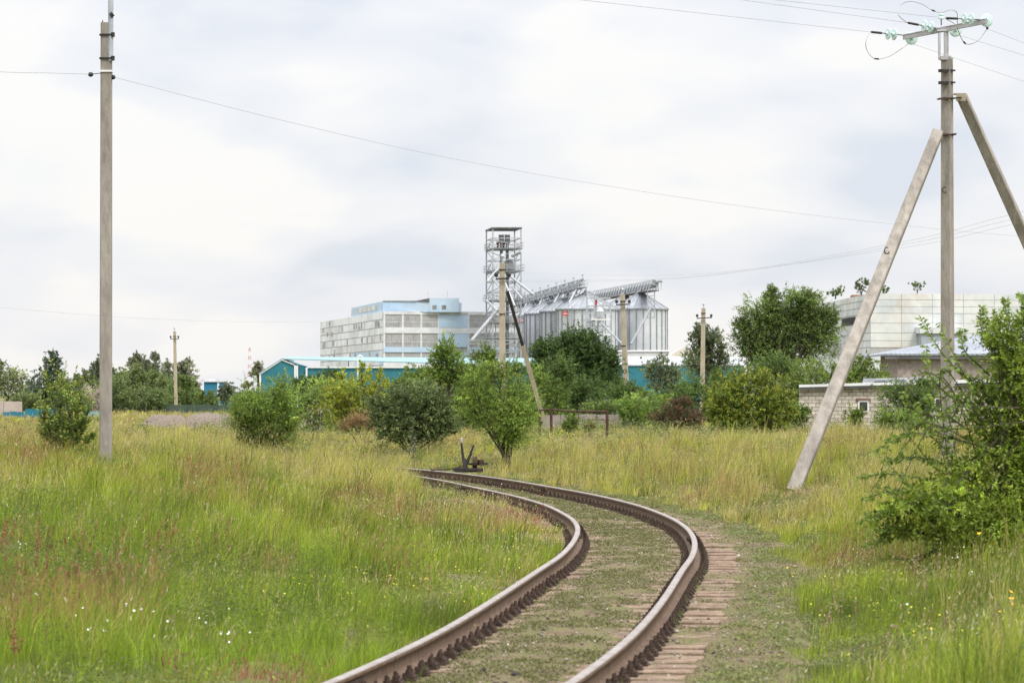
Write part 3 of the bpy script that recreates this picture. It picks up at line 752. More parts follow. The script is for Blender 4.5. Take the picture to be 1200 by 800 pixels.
lab = ['corrugated grain silo with a red sign, nearest of the row beside the tower', 'corrugated grain silo second from the near end of the row', 'corrugated grain silo in the middle of the row, its roof under the walkway', 'corrugated grain silo with a red sign nearest the lattice tower', 'corrugated grain silo at the far end of the row, behind the lattice tower']
for k in range(5):
    y = 590 + 16.25 * k; x = 13.0 - 2.67 * k
    silo(x, y, 5.3, 2.14 + 14.75, 2.14 + 17.6, lab[k], sign=(664, 367.3, 9, 4.6) if k == 0 else ((612.3, 375.2, 8.5, 4.2) if k == 3 else None))
silo(X(750.5, 600), 600, 4.75, 2.14 + 15.05, 2.14 + 17.8, 'corrugated grain silo standing apart to the right under the covered conveyor')
silo(X(750.5, 600) - 2.3, 616, 4.75, 2.14 + 15.0, 2.14 + 17.8, 'corrugated grain silo half hidden behind the right hand silo')

def gallery():
    # walkway with conveyor over the row of silos
    A = Vector((X(683, 588), 588, Z(336.5, 588))); B = Vector((X(598, 668), 668, Z(360, 668)))
    base = tuple(A); t = empty('conveyor_walkway', base, 'steel walkway with conveyor motors running over the roofs of the silo row', 'walkway')
    d = (B - A); L = d.length; d.normalize(); sx = Vector((d.y, -d.x, 0)).normalized()
    mb = MB(); mb.bar(A, B, 1.4, .2); mb.build('deck', M['galv_dark'], t, base)
    mb = MB(); mb.bar(A + Vector((0, 0, .7)), B + Vector((0, 0, .7)), .5, .4); mb.build('conveyor_trough', M['galv'], t, base)
    mb = MB(); n = 30
    for s in (-.8, .8):
        for h in (.6, 1.25): beam(mb, A + sx * s + Vector((0, 0, h)), B + sx * s + Vector((0, 0, h)), .07)
        for k in range(n + 1): c = A.lerp(B, k / n) + sx * s; beam(mb, c, c + Vector((0, 0, 1.25)), .07)
    mb.build('handrail', M['galv'], t, base)
    mb = MB()
    for s in (-.7, .7):
        beam(mb, A + sx * s + Vector((0, 0, -1.1)), B + sx * s + Vector((0, 0, -1.1)), .16)
        for k in range(n):
            a = A.lerp(B, k / n) + sx * s; b = A.lerp(B, (k + 1) / n) + sx * s
            beam(mb, a + Vector((0, 0, -1.1)) if k % 2 else a, b if k % 2 else b + Vector((0, 0, -1.1)), .1)
    mb.build('truss', M['galv'], t, base)
    for k in range(9):
        c = A.lerp(B, (k + .35) / 9.0); mb = MB(); mb.box(c + Vector((0, 0, 1.1)), (.9, 1.1, .5), .2); mb.tube([c + Vector((-.2, -.4, 1.3)), c + Vector((.7, -.5, 1.6))], .2, 8); mb.build('motor', M['galv_dark'], t, base)
        if k % 2 == 0:
            mb = MB(); mb.tube([c + Vector((0, 0, .6)), c + Vector((-1.9, -3, -2.7))], .2, 8); mb.build('spout', M['galv'], t, base)
        mb = MB(); mb.bar(c + Vector((.5, 0, 1.2)), c + Vector((.5, 0, 2.1)), .06); mb.box(c + Vector((.5, 0, 2.2)), (.3, .3, .2)); mb.build('lamp', M['galv_dark'], t, base)
    for k in range(5):
        y = 590 + 16.25 * k; x = 13.0 - 2.67 * k
        mb = MB()
        for q in (-1.1, 1.1):
            q0 = Vector((x + q, y, 2.14 + 17.0)); zz = A.z + (y - A.y) / (B.y - A.y) * (B.z - A.z)
            beam(mb, q0, Vector((x + q * .7 , y, zz - 1.1)), .16)
        mb.build('trestle', M['galv'], t, base)
gallery()
def covered_conveyor():
    A = Vector((X(766, 590), 590, Z(338.0, 590))); B = Vector((X(697, 650), 650, Z(350, 650)))
    base = tuple(A); t = empty('covered_conveyor', base, 'ribbed covered conveyor bridge leading onto the right hand silo', 'conveyor')
    d = (B - A).normalized(); sx = Vector((d.y, -d.x, 0)).normalized()
    mb = MB(); mb.bar(A + Vector((0, 0, .45)), B + Vector((0, 0, .45)), .9, .6); mb.build('hood', M['silo_roof'], t, base)
    n = 22
    for k in range(n + 1):
        mb = MB(); hb_ = A.lerp(B, k / n); mb.bar(hb_ - sx * .6 + Vector((0, 0, 1.4)), hb_ + sx * .6 + Vector((0, 0, 1.4)), .14, .14)
        c = hb_; c2 = A.lerp(B, min(1, (k + .8) / n)); [mb.bar(c + sx * q * .85 + Vector((0, 0, -.3)), c + sx * q * .6 + Vector((0, 0, 1.4)), .14, .14) for q in (-1, 1)]; [mb.bar(c2 + sx * q * .85 + Vector((0, 0, -.3)), c + sx * q * .6 + Vector((0, 0, 1.4)), .1, .1) for q in (-1, 1)]
        mb.build('hood_rib', M['galv'], t, base)
    mb = MB(); mb.bar(A + Vector((0, -1, -.38)), B + Vector((0, 0, -.38)), 1.8, .14); mb.build('deck', M['roofdark'], t, base)
    mb = MB()
    for q in ((-.6, -.6), (.6, -.6), (-.6, .6), (.6, .6)):
        c = Vector((X(762.5, 592) + q[0], 590 + q[1], 0)); beam(mb, Vector((c.x, c.y, Z(373, 590))), Vector((c.x, c.y, A.z - .3)), .13)
    for z in np.linspace(Z(372, 590), A.z - .3, 6):
        for a, b in (((-.6, -.6), (.6, -.6)), ((-.6, .6), (.6, .6))): beam(mb, (X(762.5, 592) + a[0], 590 + a[1], z), (X(762.5, 592) + b[0], 590 + b[1], z), .1)
    mb.build('support_frame', M['galv'], t, base)
    mb = MB(); mb.tube([P(763, 360, 588), P(739.5, 403, 585)], .19, 8); mb.build('spout', M['silo_roof'], t, base)
    mb = MB(); mb.box(A + Vector((.3, -.3, 1.0)), (1.1, 1.1, 1.0)); mb.tube([A + Vector((.3, -.9, 1.2)), A + Vector((1.4, -.9, 1.3))], .25, 8); mb.build('drive_motor', M['galv_dark'], t, base)
    mb = MB()
    for k in range(4): c = A + Vector((1.3, .5 * k - 1, -.2)); beam(mb, c, c + Vector((0, 0, 1.2)), .06)
    beam(mb, A + Vector((.2, -1.2, 1)), A + Vector((1.8, -1.2, 1)), .06); mb.build('handrail', M['galv'], t, base)
covered_conveyor()
def scaffold():
    d = 579; t = empty('scaffold_tower', (X(702, d), d, .6), 'short steel frame tower with stairs between the two groups of silos', 'tower'); base = tuple(t.location)
    mb = MB(); xs = [X(p, d) for p in (688, 697, 707, 716)]
    for yy in (d, d + 5):
        for x in xs: beam(mb, (x, yy, .4), (x, yy, Z(346 if x < xs[2] else 355, d)), .13)
        for py in (349, 358, 366, 374, 382, 391, 400, 412): beam(mb, (xs[0], yy, Z(py, d)), (xs[-1], yy, Z(py, d)), .12)
        for k, py in enumerate((358, 374, 391, 412)):
            a, b = (xs[0], xs[-1]) if k % 2 else (xs[-1], xs[0]); beam(mb, (a, yy, Z(py, d)), (b, yy, Z(py - 14, d)), .1)
    mb.build('lattice_frame', M['galv'], t, base)
    mb = MB(); mb.box((X(704, d), d + 1, Z(374.5, d)), (3.2, 4, .18)); mb.build('platform', M['white'], t, base); mb = MB(); mb.box((X(702, d), d + 1, Z(392, d)), (4, 4, .18)); mb.build('platform', M['white'], t, base)
    mb = MB(); mb.box((X(698.5, d), d + .4, Z(354, d)), (.45, .5, .8)); mb.tube([(X(698.5, d), d + .4, Z(360, d)), (X(698.5, d), d + .4, Z(352, d))], .16, 8); mb.build('motor', mat('red_motor', (.40, .03, .04), (.48, .06, .06), 3), t, base)
    mb = MB(); mb.tube([P(705, 379, d - 1), P(729, 403, d - 4)], .19, 8); mb.build('spout', M['silo_roof'], t, base)
    mb = MB(); mb.lathe((X(703, d), d - .3, Z(378, d)), (0, 0, 1), [(0, .15), (.9, .8), (1.9, .8), (2.6, .3)], 10); mb.build('hopper', M['galv'], t, base)
    mb = MB()
    for k in range(9): mb.bar((X(688, d), d - .3, 4 + k * 1.3), (X(697, d), d - .3, 4.2 + k * 1.3), .06, .3)
    mb.build('stairs', M['galv_dark'], t, base)
scaffold()
# low concrete plinth wall and store under the right silo
simple_shed('loading_bunker', 715, 784, 575, Z(412, 575), Z(410.5, 580), 'low grey loading bunker at the foot of the right hand silo', M['panel_grey'], M['panel_white'], 6)
# pale grain tent
def tent():
    d = 560; b = (X(802, d), d, .6); mb = MB()
    prof = [(780, 423), (788, 414), (800, 407), (812, 410), (826, 417), (838, 424)]
    for i in range(len(prof) - 1):
        (a, ya), (c, yc) = prof[i], prof[i + 1]
        mb.hexa([(X(a, d), d, .3), (X(c, d), d, .3), (X(c, d), d + 12, .3), (X(a, d), d + 12, .3)], [(X(a, d), d, Z(ya, d)), (X(c, d), d, Z(yc, d)), (X(c, d), d + 12, Z(yc, d)), (X(a, d), d + 12, Z(ya, d))])
    o = mb.build('storage_tent', mat('cream_tarpaulin', (.62, .56, .48), (.72, .68, .62), .5), None, b); tag(o, 'cream tarpaulin storage tent to the right of the silos', 'tent')
tent()

# ---- abandoned panel building on the right
def panel_building():
    d = 300; A = (X(1020, d), d); Lf = (X(944, 345), 345); Rt = (X(1420, 306), 306); base = (*A, .6)
    t = empty('panel_building', base, 'long abandoned building of stained white concrete panels behind the right pole', 'building')
    fr = Facade(A, Rt); fl = Facade(Lf, A); zt = Z(343.6, d)
    bk = Vector((Lf[0] - A[0], Lf[1] - A[1], 0)); q = [Vector((*A, 0)), Vector((*Rt, 0)), Vector((*Rt, 0)) + bk, Vector((*A, 0)) + bk]
    mb = MB(); mb.hexa([p + Vector((0, 0, -.4)) for p in q], [p + Vector((0, 0, zt - .3)) for p in q]); mb.build('wall', M['joint'], t, base)
    rows = [Z(p, d) for p in (343.6, 351, 359, 367, 378.5, 390, 399, 407, 416, 440)] + [.2]
    m3 = [mat('stained_panel', (.52, .55, .56), (.66, .68, .67), .5, .85, stain=(.46, .36, .26), smix=.7), mat('pale_stained_panel', (.57, .585, .57), (.70, .705, .68), .5, .85, stain=(.50, .40, .28), smix=.7), mat('bluish_panel', (.48, .51, .53), (.59, .61, .61), .5, .85, stain=(.36, .35, .33), smix=.5)]
    mb = MB(); step = 38 * d / F
    for i in range(len(rows) - 1):
        u = 0; k = 0
        while u < fr.L:
            un = min(u + step, fr.L); mb.cur = random.choice((0, 1, 1, 0, 1)) if i < 5 else random.choice((0, 1, 0))
            if not (i == 7 and k < 1): fr.slab(mb, u + .018, un - .018, rows[i + 1] + .018, rows[i] - .018, -.2, .03 + .02 * random.random())
            u = un; k += 1
    mb.build('facade_cladding', m3, t, base)
    mb = MB(); nU = 5; su = fl.L / nU; h1 = (2, 3); 
    for i in range(len(rows) - 1):
        for k in range(nU):
            if i in (3, 4) and k == 3: 
                if i == 3: continue
            if i in (6, 7) and k in (2,): continue
            mb.cur = random.choice((0, 2, 2, 0)); fl.slab(mb, k * su + .05, (k + 1) * su - .05, rows[i + 1] + .04, rows[i] - .04, -.2, .03)
    mb.build('side_cladding', m3, t, base)
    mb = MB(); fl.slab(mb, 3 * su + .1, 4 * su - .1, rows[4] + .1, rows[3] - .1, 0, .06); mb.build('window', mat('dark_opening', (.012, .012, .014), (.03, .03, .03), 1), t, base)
    mb = MB(); mb.hexa([p + Vector((0, 0, zt - .29)) for p in q], [p + Vector((0, 0, zt - .1)) for p in q]); mb.build('roof', M['roofdark'], t, base)
    # corrugated box on the wall
    u0, z0 = fr.uz(1075, 403); u1, z1 = fr.uz(1122, 391)
    mb = MB(); fr.slab(mb, u0, u1, z0 - 1.2, z1, .1, 1.2); mb.build('lean_to', wavemat('grey_corrugated_sheet', (.32, .36, .41), (.42, .46, .50), .35, .5, .2), t, base)
    mb = MB(); fr.slab(mb, u0 - .2, u1 + .2, z1 + .003, z1 + .55, .05, 1.4); mb.build('lean_to_roof', M['panel_white'], t, base)
    # brick upstands on the roof
    br = mat('orange_brick', (.28, .13, .085), (.36, .19, .13), 1.5, .9)
    for p0, p1, dd, h in ((948, 957, 338, .7), (998, 1012, 322, .6)):
        mb = MB()
        x0, x1 = X(p0, dd), X(p1, dd); mb.box(((x0 + x1) / 2, dd, zt + h / 2 - .12), (x1 - x0, 2, h))
        mb.build('brick_upstand', br, t, base)
panel_building()
def hip_shed():
    d = 215; base = (X(1120, d), d, .6); t = empty('low_house', base, 'low pinkish rendered house under a grey corrugated roof behind the brick shed', 'building')
    x0, x1, x2 = X(1040, d), X(1075, d), X(1290, d)
    mb = MB(); mb.box(((X(1052, d) + x2) / 2, d + 5, (Z(415, d)) / 2 + .1), (x2 - X(1052, d), 10, Z(415, d) - .2)); mb.build('wall', mat('pink_rubble_render', (.24, .19, .17), (.42, .36, .33), 3.5, .95, bump=.6, bscale=9), t, base)
    mb = MB(); ze = Z(414.5, d); zp = Z(384, d + 9)
    a, b = Vector((x0 - .2, d - .5, ze)), Vector((x2, d - .5, ze)); c, e = Vector((X(1188, d + 9), d + 9, zp)), Vector((x2, d + 9, zp)); g = Vector((x0 - .2, d + 18, ze))
    mb.face([a, b, e, c]); mb.face([a, c, g]); dz = Vector((0, 0, -.12)); mb.face([b + dz, a + dz, c + dz, e + dz]); mb.face([a + dz, b + dz, b, a]); mb.face([a, g, g + dz, a + dz])
    mb.build('roof', wavemat('grey_corrugated_roof', (.24, .26, .30), (.33, .35, .39), .3, .5, .25, bump=1), t, base)
    mb = MB(); mb.bar(a + Vector((0, .1, -.2)), b + Vector((0, .1, -.2)), .1, .25); mb.build('eave_board', M['roofdark'], t, base)
hip_shed()
def brickmat():
    m = bpy.data.materials.new('cream_block_masonry'); m.use_nodes = True; nt = m.node_tree; N = nt.nodes; Lk = nt.links; b = N['Principled BSDF']; b.inputs['Roughness'].default_value = .9
    tc = N.new('ShaderNodeTexCoord'); mp = N.new('ShaderNodeMapping'); mp.inputs['Rotation'].default_value = (R(90), 0, 0)
    bt = N.new('ShaderNodeTexBrick'); bt.inputs['Scale'].default_value = 1; bt.inputs['Brick Width'].default_value = .33; bt.inputs['Row Height'].default_value = .165; bt.inputs['Mortar Size'].default_value = .012
    bt.inputs['Color1'].default_value = (.46, .42, .35, 1); bt.inputs['Color2'].default_value = (.62, .58, .50, 1); bt.inputs['Mortar'].default_value = (.17, .12, .10, 1); bt.inputs['Bias'].default_value = .1
    Lk.new(tc.outputs['Object'], mp.inputs[0]); Lk.new(mp.outputs[0], bt.inputs[0])
    n = N.new('ShaderNodeTexNoise'); n.inputs['Scale'].default_value = 3; n.inputs['Detail'].default_value = 7; Lk.new(tc.outputs['Object'], n.inputs[0])
    mx = N.new('ShaderNodeMix'); mx.data_type = 'RGBA'; mx.blend_type = 'MULTIPLY'; mx.inputs[0].default_value = .7
    rr = N.new('ShaderNodeValToRGB'); rr.color_ramp.elements[0].position = .3; rr.color_ramp.elements[0].color = (.55, .5, .47, 1); rr.color_ramp.elements[1].position = .6
    Lk.new(n.outputs[0], rr.inputs[0]); Lk.new(bt.outputs[0], mx.inputs[6]); Lk.new(rr.outputs[0], mx.inputs[7]); Lk.new(mx.outputs[2], b.inputs['Base Color'])
    return m
def brick_shed():
    d = 150; base = (X(1040, d), d, gz(X(1040, d), d) - .1)
    t = empty('brick_shed', base, 'small cream block shed with a white edged flat roof and tiny windows', 'shed')
    f = Facade((X(936.5, d), d), (X(1175, d + 2), d + 2)); z0, z1 = Z(456.5, d), Z(450, d)
    bm = brickmat(); mb = MB()
    zt = lambda u: z0 + (z1 - z0) * u / f.L
    a = [f.pt(0, .2, 0), f.pt(f.L, .2, 0), f.pt(f.L, .2, -4), f.pt(1.4, .2, -4)]; b = [f.pt(0, z0, 0), f.pt(f.L, z1, 0), f.pt(f.L, z1, -4), f.pt(1.4, z0, -4)]
    mb.hexa(a, b); mb.build('wall', bm, t, base)
    mb = MB(); a = [f.pt(-.05, z0 + .0, .25), f.pt(f.L + .2, z1 + .0, .25), f.pt(f.L + .2, z1, -4.2), f.pt(1.38, z0, -4.2)]
    mb.hexa([p + Vector((0, 0, .003)) for p in a], [p + Vector((0, 0, .10)) for p in a]); mb.build('roof_boards', M['roofdark'], t, base)
    mb = MB(); a = [f.pt(-.1, z0 + .105, .3), f.pt(f.L + .2, z1 + .105, .3), f.pt(f.L + .2, z1 + .105, -4.2), f.pt(1.34, z0 + .105, -4.2)]
    mb.hexa(a, [p + Vector((0, 0, .11)) for p in a]); mb.build('roof', mat('white_roof_edge', (.62, .63, .64), (.74, .74, .74), 2, .6), t, base)
    for px, py, w, h in ((1011.5, 476, 11.5, 10.5), (1101, 473, 12, 11)):
        u, z = f.uz(px, py); k = d / F; mb = MB(); f.slab(mb, u - w*k/2, u + w*k/2, z - h*k/2, z + h*k/2, .001, .03); o = mb.build('window', mat('dark_glass', (.03, .035, .03), (.06, .07, .06), 2, .2), t, base)
        mb = MB()
        for q in (-1, 1): f.slab(mb, u + q * w*k/2 - .03, u + q * w*k/2 + .03, z - h*k/2, z + h*k/2, .0, .05)
        f.slab(mb, u - w*k/2, u + w*k/2, z - h*k/2 - .06, z - h*k/2 - .003, .0, .07); f.slab(mb, u - w*k/2, u + w*k/2, z + h*k/2 + .003, z + h*k/2 + .04, .0, .05)
        mb.build('window_frame', M['white'], o, base)
        mb = MB(); f.slab(mb, u - w*k*.75, u + w*k*.75, z + h*k/2 + .05, z + h*k/2 + .16, .0, .06); mb.build('lintel', mat('brown_lintel', (.16, .10, .08), (.22, .15, .12), 3), o, base)
    mb = MB(); mb.cur = 0
    for px, w in ((1040, 1.0), (1062, .8), (1094, .9)):
        u = f.uz(px, 448)[0]; zz = zt(u) + .2
        for k in range(3): f.slab(mb, u - w / 2 + k * .05, u + w / 2 - k * .1, zz + k * .07, zz + k * .07 + .06, -2 - .1 * k, -.6 + .1 * k)
    mb.build('roof_sheets', M['whiteroof'], t, base)
brick_shed()

# ---- fences, low walls, heap
M['pinkwall'] = mat('pinkish_concrete_wall', (.24, .20, .18), (.36, .31, .28), 1.6, .95, bump=.6, bscale=6, stain=(.16, .14, .12), smix=.6)
def lowwall(name, px0, px1, d, ytop, label, m, cat, th=.25, panels=6, d2=None, group=None, jit=.03):
    d2 = d2 or d; f = Facade((X(px0, d), d), (X(px1, d2), d2)); base = (*f.A, gz(f.A.x, f.A.y) - .2)
    mb = MB()
    for k in range(panels):
        u0, u1 = f.L * k / panels, f.L * (k + 1) / panels - .03; dm = (f.pt(u0, 0).y + f.pt(u1, 0).y) / 2; z = Z(ytop, dm) + random.uniform(-jit, jit)
        f.slab(mb, u0, u1, base[2], z, -th, random.uniform(0, .02))
    o = mb.build(name, m, None, base); tag(o, label, cat, group); return o

lowwall('concrete_wall', 636, 742, 156, 485.5, 'low pinkish concrete wall behind the rusty pipe frame', M['pinkwall'], 'wall', panels=5)
lowwall('concrete_wall', -60, 26, 260, 470.5, 'pale pinkish wall at the left edge behind the teal fence', mat('pale_pink_wall', (.40, .33, .29), (.50, .43, .38), 1), 'wall', panels=4)
lowwall('metal_fence', 3, 29, 230, 482.5, 'lower left part of the bright teal metal fence', M['teal'], 'fence', .08, 3, group=None)
lowwall('metal_fence', 29.5, 66, 228, 479, 'taller bright teal metal fence behind the left sapling', M['teal'], 'fence', .08, 4)
lowwall('metal_fence', 94, 130, 240, 482, 'short pale teal fence just left of the tall left pole', M['tealroof'], 'fence', .08, 3)
lowwall('metal_fence', 655, 736, 200, 477.5, 'turquoise mottled fence behind the low wall near the rusty frame', mat('turquoise_mottled_fence', (.03, .30, .29), (.45, .62, .60), 2.6, .7, c3=(.05, .36, .34)), 'fence', .08, 6)
lowwall('metal_fence', -10, 330, 300, 474, 'long dark green fence line under the distant trees on the left', mat('dark_green_fence', (.04, .07, .05), (.07, .10, .07), .8), 'fence', .08, 20)
lowwall('metal_fence', 716, 940, 260, 470, 'dark fence hidden behind the shrubs under the silos', mat('dull_green_fence', (.05, .09, .07), (.08, .13, .10), .8), 'fence', .08, 12)
def heap(px0, px1, d, ytop, label):
    x0, x1 = X(px0, d), X(px1, d); cx = (x0 + x1) / 2; zb = gz(cx, d) - .1; zt = Z(ytop, d); n = 26
    us = np.linspace(-1, 1, n); U, V_ = np.meshgrid(us, us, indexing='ij'); r = np.maximum(np.abs(U) ** 1.0, 0) 
    hh = (zt - zb) * np.clip(1.25 - 1.25 * np.maximum(np.abs(U) ** 2.2, np.abs(V_) ** 1.6), -.1, 1) * (.8 + .3 * fbm(U * 3 + 9, V_ * 3 + px0, 3, 4))
    lo, st = grid_idx(n, n)
    o = npmesh('gravel_heap', np.stack([(cx + U * (x1 - x0) / 2).ravel(), (d + V_ * 1.6).ravel(), (zb + hh).ravel()], 1), lo, st, mat('grey_gravel', (.13, .105, .082), (.23, .19, .155), 12, 1, bump=.8, bscale=30), origin=(cx, d, zb), smooth=True)
    tag(o, label, 'gravel heap')
heap(347, 404, 145, 478, 'grey gravel heap between the two bushes left of the track')
heap(160, 232, 156, 486, 'long low grey rubble heap left of the feathery bush, under the small distant pole')
heap(205, 285, 152, 484.5, 'low grey rubble heap touching the left side of the feathery bush')
def frame():
    d = 118; b = (X(680, d), d, gz(X(680, d), d) - .1); t = empty('pipe_frame', b, 'rusty pipe frame standing in the grass, like an open gate', 'frame')
    for px, top, bot in ((632.5, 480, 512), (646, 478, 509), (711.5, 481, 515)):
        mb = MB(); p = P(px, top, d + (0 if px > 640 else 1.5)); mb.tube([(p.x, p.y, b[2]), (p.x, p.y, p.z)], .05, 8); mb.build('post', M['rust_frame'], t, b)
    mb = MB(); mb.tube([P(633, 480.5, d + 1.5), P(646, 479.5, d)], .03, 6); mb.tube([P(646, 479.5, d), P(662, 481.5, d), P(690, 482, d), P(712, 482, d)], .035, 8); mb.build('top_rail', M['rust_frame'], t, b)
    mb = MB(); mb.tube([P(688, 491.5, d), P(711, 491.5, d)], .015, 6); mb.build('lower_rail', M['rust_frame'], t, b)
frame()

# ================================================================== POLES AND WIRES
def band(mb, p, w, h=.05, rz=0, d2=None): mb.box(p, (w, d2 or w, h), rz)
def left_pole():
    d = 65.5; x = X(124, d); zb = gz(x, d) - .3; zt = Z(27, d); base = (x, d, zb + .3)
    t = empty('utility_pole', base, 'tall concrete pole on the left carrying a steel pipe at its top', 'utility pole')
    mb = MB(); mb.bar((x, d, zb), (x, d, zt), .225, .26, up=(0, 1, 0), w2=.205, h2=.22, cham=.1); mb.build('shaft', M['concrete'], t, base)
    mb = MB(); px = X(128.8, d - .1); mb.tube([(px, d - .08, Z(72, d)), (px, d - .08, Z(-60, d))], .052, 10); mb.build('mast_pipe', mat('painted_grey_pipe', (.33, .36, .40), (.42, .45, .48), 4, .6), t, base)
    for py in (41.5, 69):
        mb = MB(); mb.box((x, d, Z(py, d)), (.245, .28, .03)); mb.box((X(132.4, d), d - .1, Z(py, d)), (.06, .08, .085)); mb.build('clamp', M['blackmetal'], t, base)
    mb = MB(); mb.box((x, d, Z(84, d)), (.235, .27, .035)); mb.build('band', M['white'], t, base)
    mb = MB(); mb.tube([(X(129.5, d), d - .12, Z(19.5, d)), (X(132.5, d), d - .12, Z(17, d))], .05, 8); mb.build('lug', M['blackmetal'], t, base)
    mb = MB(); mb.tube([(X(119.5, d), d, zt), (X(119.5, d), d, zt + .05)], .01, 5); mb.build('rebar', M['rust'], t, base)
    for px, py in ((106.3, 87.2), (132.3, 90.3)):
        p = P(px, py, d); mb = MB(); s = -1 if px < 120 else 1
        mb.lathe(p - Vector((s * .05, 0, 0)), (s, 0, -.1), [(0, .01), (.01, .035), (.05, .05), (.09, .035), (.1, .01)], 10); o = mb.build('insulator', M['rubber'], t, base)
        mb = MB(); mb.tube([(x, d - .1, p.z + .02), p], .008, 5); mb.build('hook', M['blackmetal'], o, base)
left_pole()

def right_pole():
    d = 72; x = X(1110.5, d); zb = gz(x, d) - .3; base = (x, d, zb + .3); k = d / F
    t = empty('utility_pole', base, 'tall concrete pole on the right with two slanting struts and glass insulators', 'utility pole')
    rot = (.55, 1, 0)
    mb = MB(); mb.bar((x, d, zb), (x, d, Z(68, d)), .245, .245, up=rot, w2=.20, h2=.20, cham=.06); mb.build('shaft', M['concrete'], t, base)
    def strut(a, b, w, name='strut'):
        mb = MB(); mb.bar(a, b, w, w, up=(.3, 1, .2), cham=.08, w2=w * .84); mb.build(name, M['concrete'], t, base)
    a = P(929, 578, 66); strut(a, P(1099, 156, 71.5), .265)
    strut(P(1335, 575, 75), P(1127, 113, 72.3), .255)
    # bands and brackets
    for py, w in ((83, .30), (97, .30)):
        mb = MB(); mb.box((x, d, Z(py, d)), (w * .86, w * .86, .03), .5); mb.box((X(1105, d), d - .16, Z(py + 1, d)), (.2, .08, .06), .1); mb.build('band', M['blackmetal'], t, base)
    for py in (115.5, 158):
        mb = MB(); mb.box((x, d, Z(py, d)), (.26, .26, .03), .5)
        p0, p1 = (1098, 1127) if py < 130 else (1095, 1121)
        mb.tube([P(p0, py + 1, d - .17), P(p1, py - 1, d - .17)], .018, 6); mb.build('band', M['rust'], t, base)
    mb = MB(); mb.box(P(1126, 114, d - .12), (.2, .04, .16), -.2); mb.box(P(1124, 110.5, d + .05), (.22, .25, .02), 0); mb.build('bracket', M['concrete_warm'], t, base)
    mb = MB(); mb.box(P(1097, 157, d - .12), (.16, .04, .14), .3); mb.build('bracket', M['concrete_warm'], t, base)
    st = mat('painted_steel_head', (.40, .39, .41), (.50, .49, .50), 4, .6)
    mb = MB()
    for px, w in ((1101.5, .045), (1109.5, .09)):
        mb.box((X(px, d), d - .02, (Z(36, d) + Z(70, d)) / 2), (w, .10, Z(36, d) - Z(70, d)))
    mb.box((X(1108.5, d), d - .02, Z(68.5, d)), (.22, .2, .08)); mb.box((X(1105, d), d - .02, Z(36.5, d)), (.24, .14, .03)); mb.build('head_frame', st, t, base)
    L_, R_ = P(1058.5, 41.5, d + .75), P(1156, 22.5, d - .75)
    mb = MB(); dn = Vector((0, 0, -.045)); mb.bar(L_, R_, .11, .012, up=(0, 0, 1)); mb.bar(L_ + dn + Vector((0, -.05, 0)), R_ + dn + Vector((0, -.05, 0)), .012, .10); mb.bar(L_ + dn + Vector((0, .05, 0)), R_ + dn + Vector((0, .05, 0)), .012, .10); mb.build('crossarm', st, t, base)
    def disc(p, dr, r=.105):
        mb = MB(); mb.lathe(p, dr, [(-.03, .025), (-.025, .035), (-.008, .045), (0, r * .96), (.01, r), (.02, r * .9), (.026, r * .4), (.06, .02)], 14); mb.build('insulator_disc', M['glass_green'], t, base)
    def string(a, b, discs):
        dr = (b - a).normalized(); mb = MB(); mb.tube([a, b], .011, 6); Lt = (b - a).length
        mb.tube([a + dr * (Lt - .27), a + dr * (Lt - .03)], .026, 8); mb.build('clamp_rod', M['blackmetal'], t, base)
        for q in discs: disc(a + dr * q, dr, .13)
    at = lambda f: L_.lerp(R_, f)
    for (px, py, dd, sc, an) in ((1107, 222.5, d - .15, .045, 0), (1039.5, 293.5, 69.4, .05, .35)):
        c = P(px, py, dd); mb = MB(); mb.tube([c + Vector((math.cos(q + an) * sc, 0, math.sin(q + an) * sc * 1.3)) for q in np.linspace(.8, 5.5, 12)], .011, 5); mb.build('painted_mark', M['blackmetal'], t, base)
    # towards the camera side, left
    s1 = P(1020, 37.7, d + .45); string(L_, s1, (.21, .36))
    s2 = P(1063, 26.8, d - .15); string(at(.42), s2, (.16, .32))
    s3 = P(1108, 21.5, d - .95); string(at(.95), s3, (.24, .41))
    # away from the camera: discs seen nearly end on
    e1 = P(1066, 50.5, d + 1.5); string(P(1069, 43.5, d + .65), e1, (.12, .27))
    e2 = P(1119, 40, d + .6); string(at(.58) + Vector((.1, 0, -.05)), e2, (.2, .33))
    e3 = P(1157, 34, d + .3); string(R_ + Vector((0, 0, .02)), e3, (.15, .3))
    mb = MB(); p = P(1103, 30, d); mb.tube([p, p + Vector((0, 0, .2))], .012, 6); mb.build('pin', M['blackmetal'], t, base)
    mb = MB(); mb.lathe(p + Vector((0, 0, .13)), (0, 0, 1), [(0, .035), (.01, .075), (.05, .06), (.06, .035), (.09, .06), (.11, .055), (.12, .02)], 12); mb.build('pin_insulator', M['glass_green'], t, base)
    # jumpers
    def loop(pts, w=.008):
        K = np.array([tuple(P(a, b, dd)) for a, b, dd in pts]); c = hermite(K, 6); mb = MB(); mb.tube([Vector(v) for v in c], w, 5); o = mb.build('jumper_wire', M['cable'], t, base)
        c0 = Vector(c[len(c) // 2]); c1 = Vector(c[len(c) // 2 + 2]); mb = MB(); mb.tube([c0, c1], .018, 6); mb.build('connector', M['blackmetal'], o, base)
    loop([(1020, 38, d + .45), (1015, 47, d), (1016, 59, d), (1025, 69, d), (1040, 67, d + .5), (1054, 59, d + 1), (1066, 50.5, d + 1.5)])
    loop([(1063, 27, d - .15), (1053, 18, d - .6), (1055, 7, d), (1066, 2, d), (1080, 5, d), (1092, 12, d), (1103, 15, d), (1114, 12, d), (1121, 15, d + .2), (1122, 26, d + .4), (1119, 40, d + .6)])
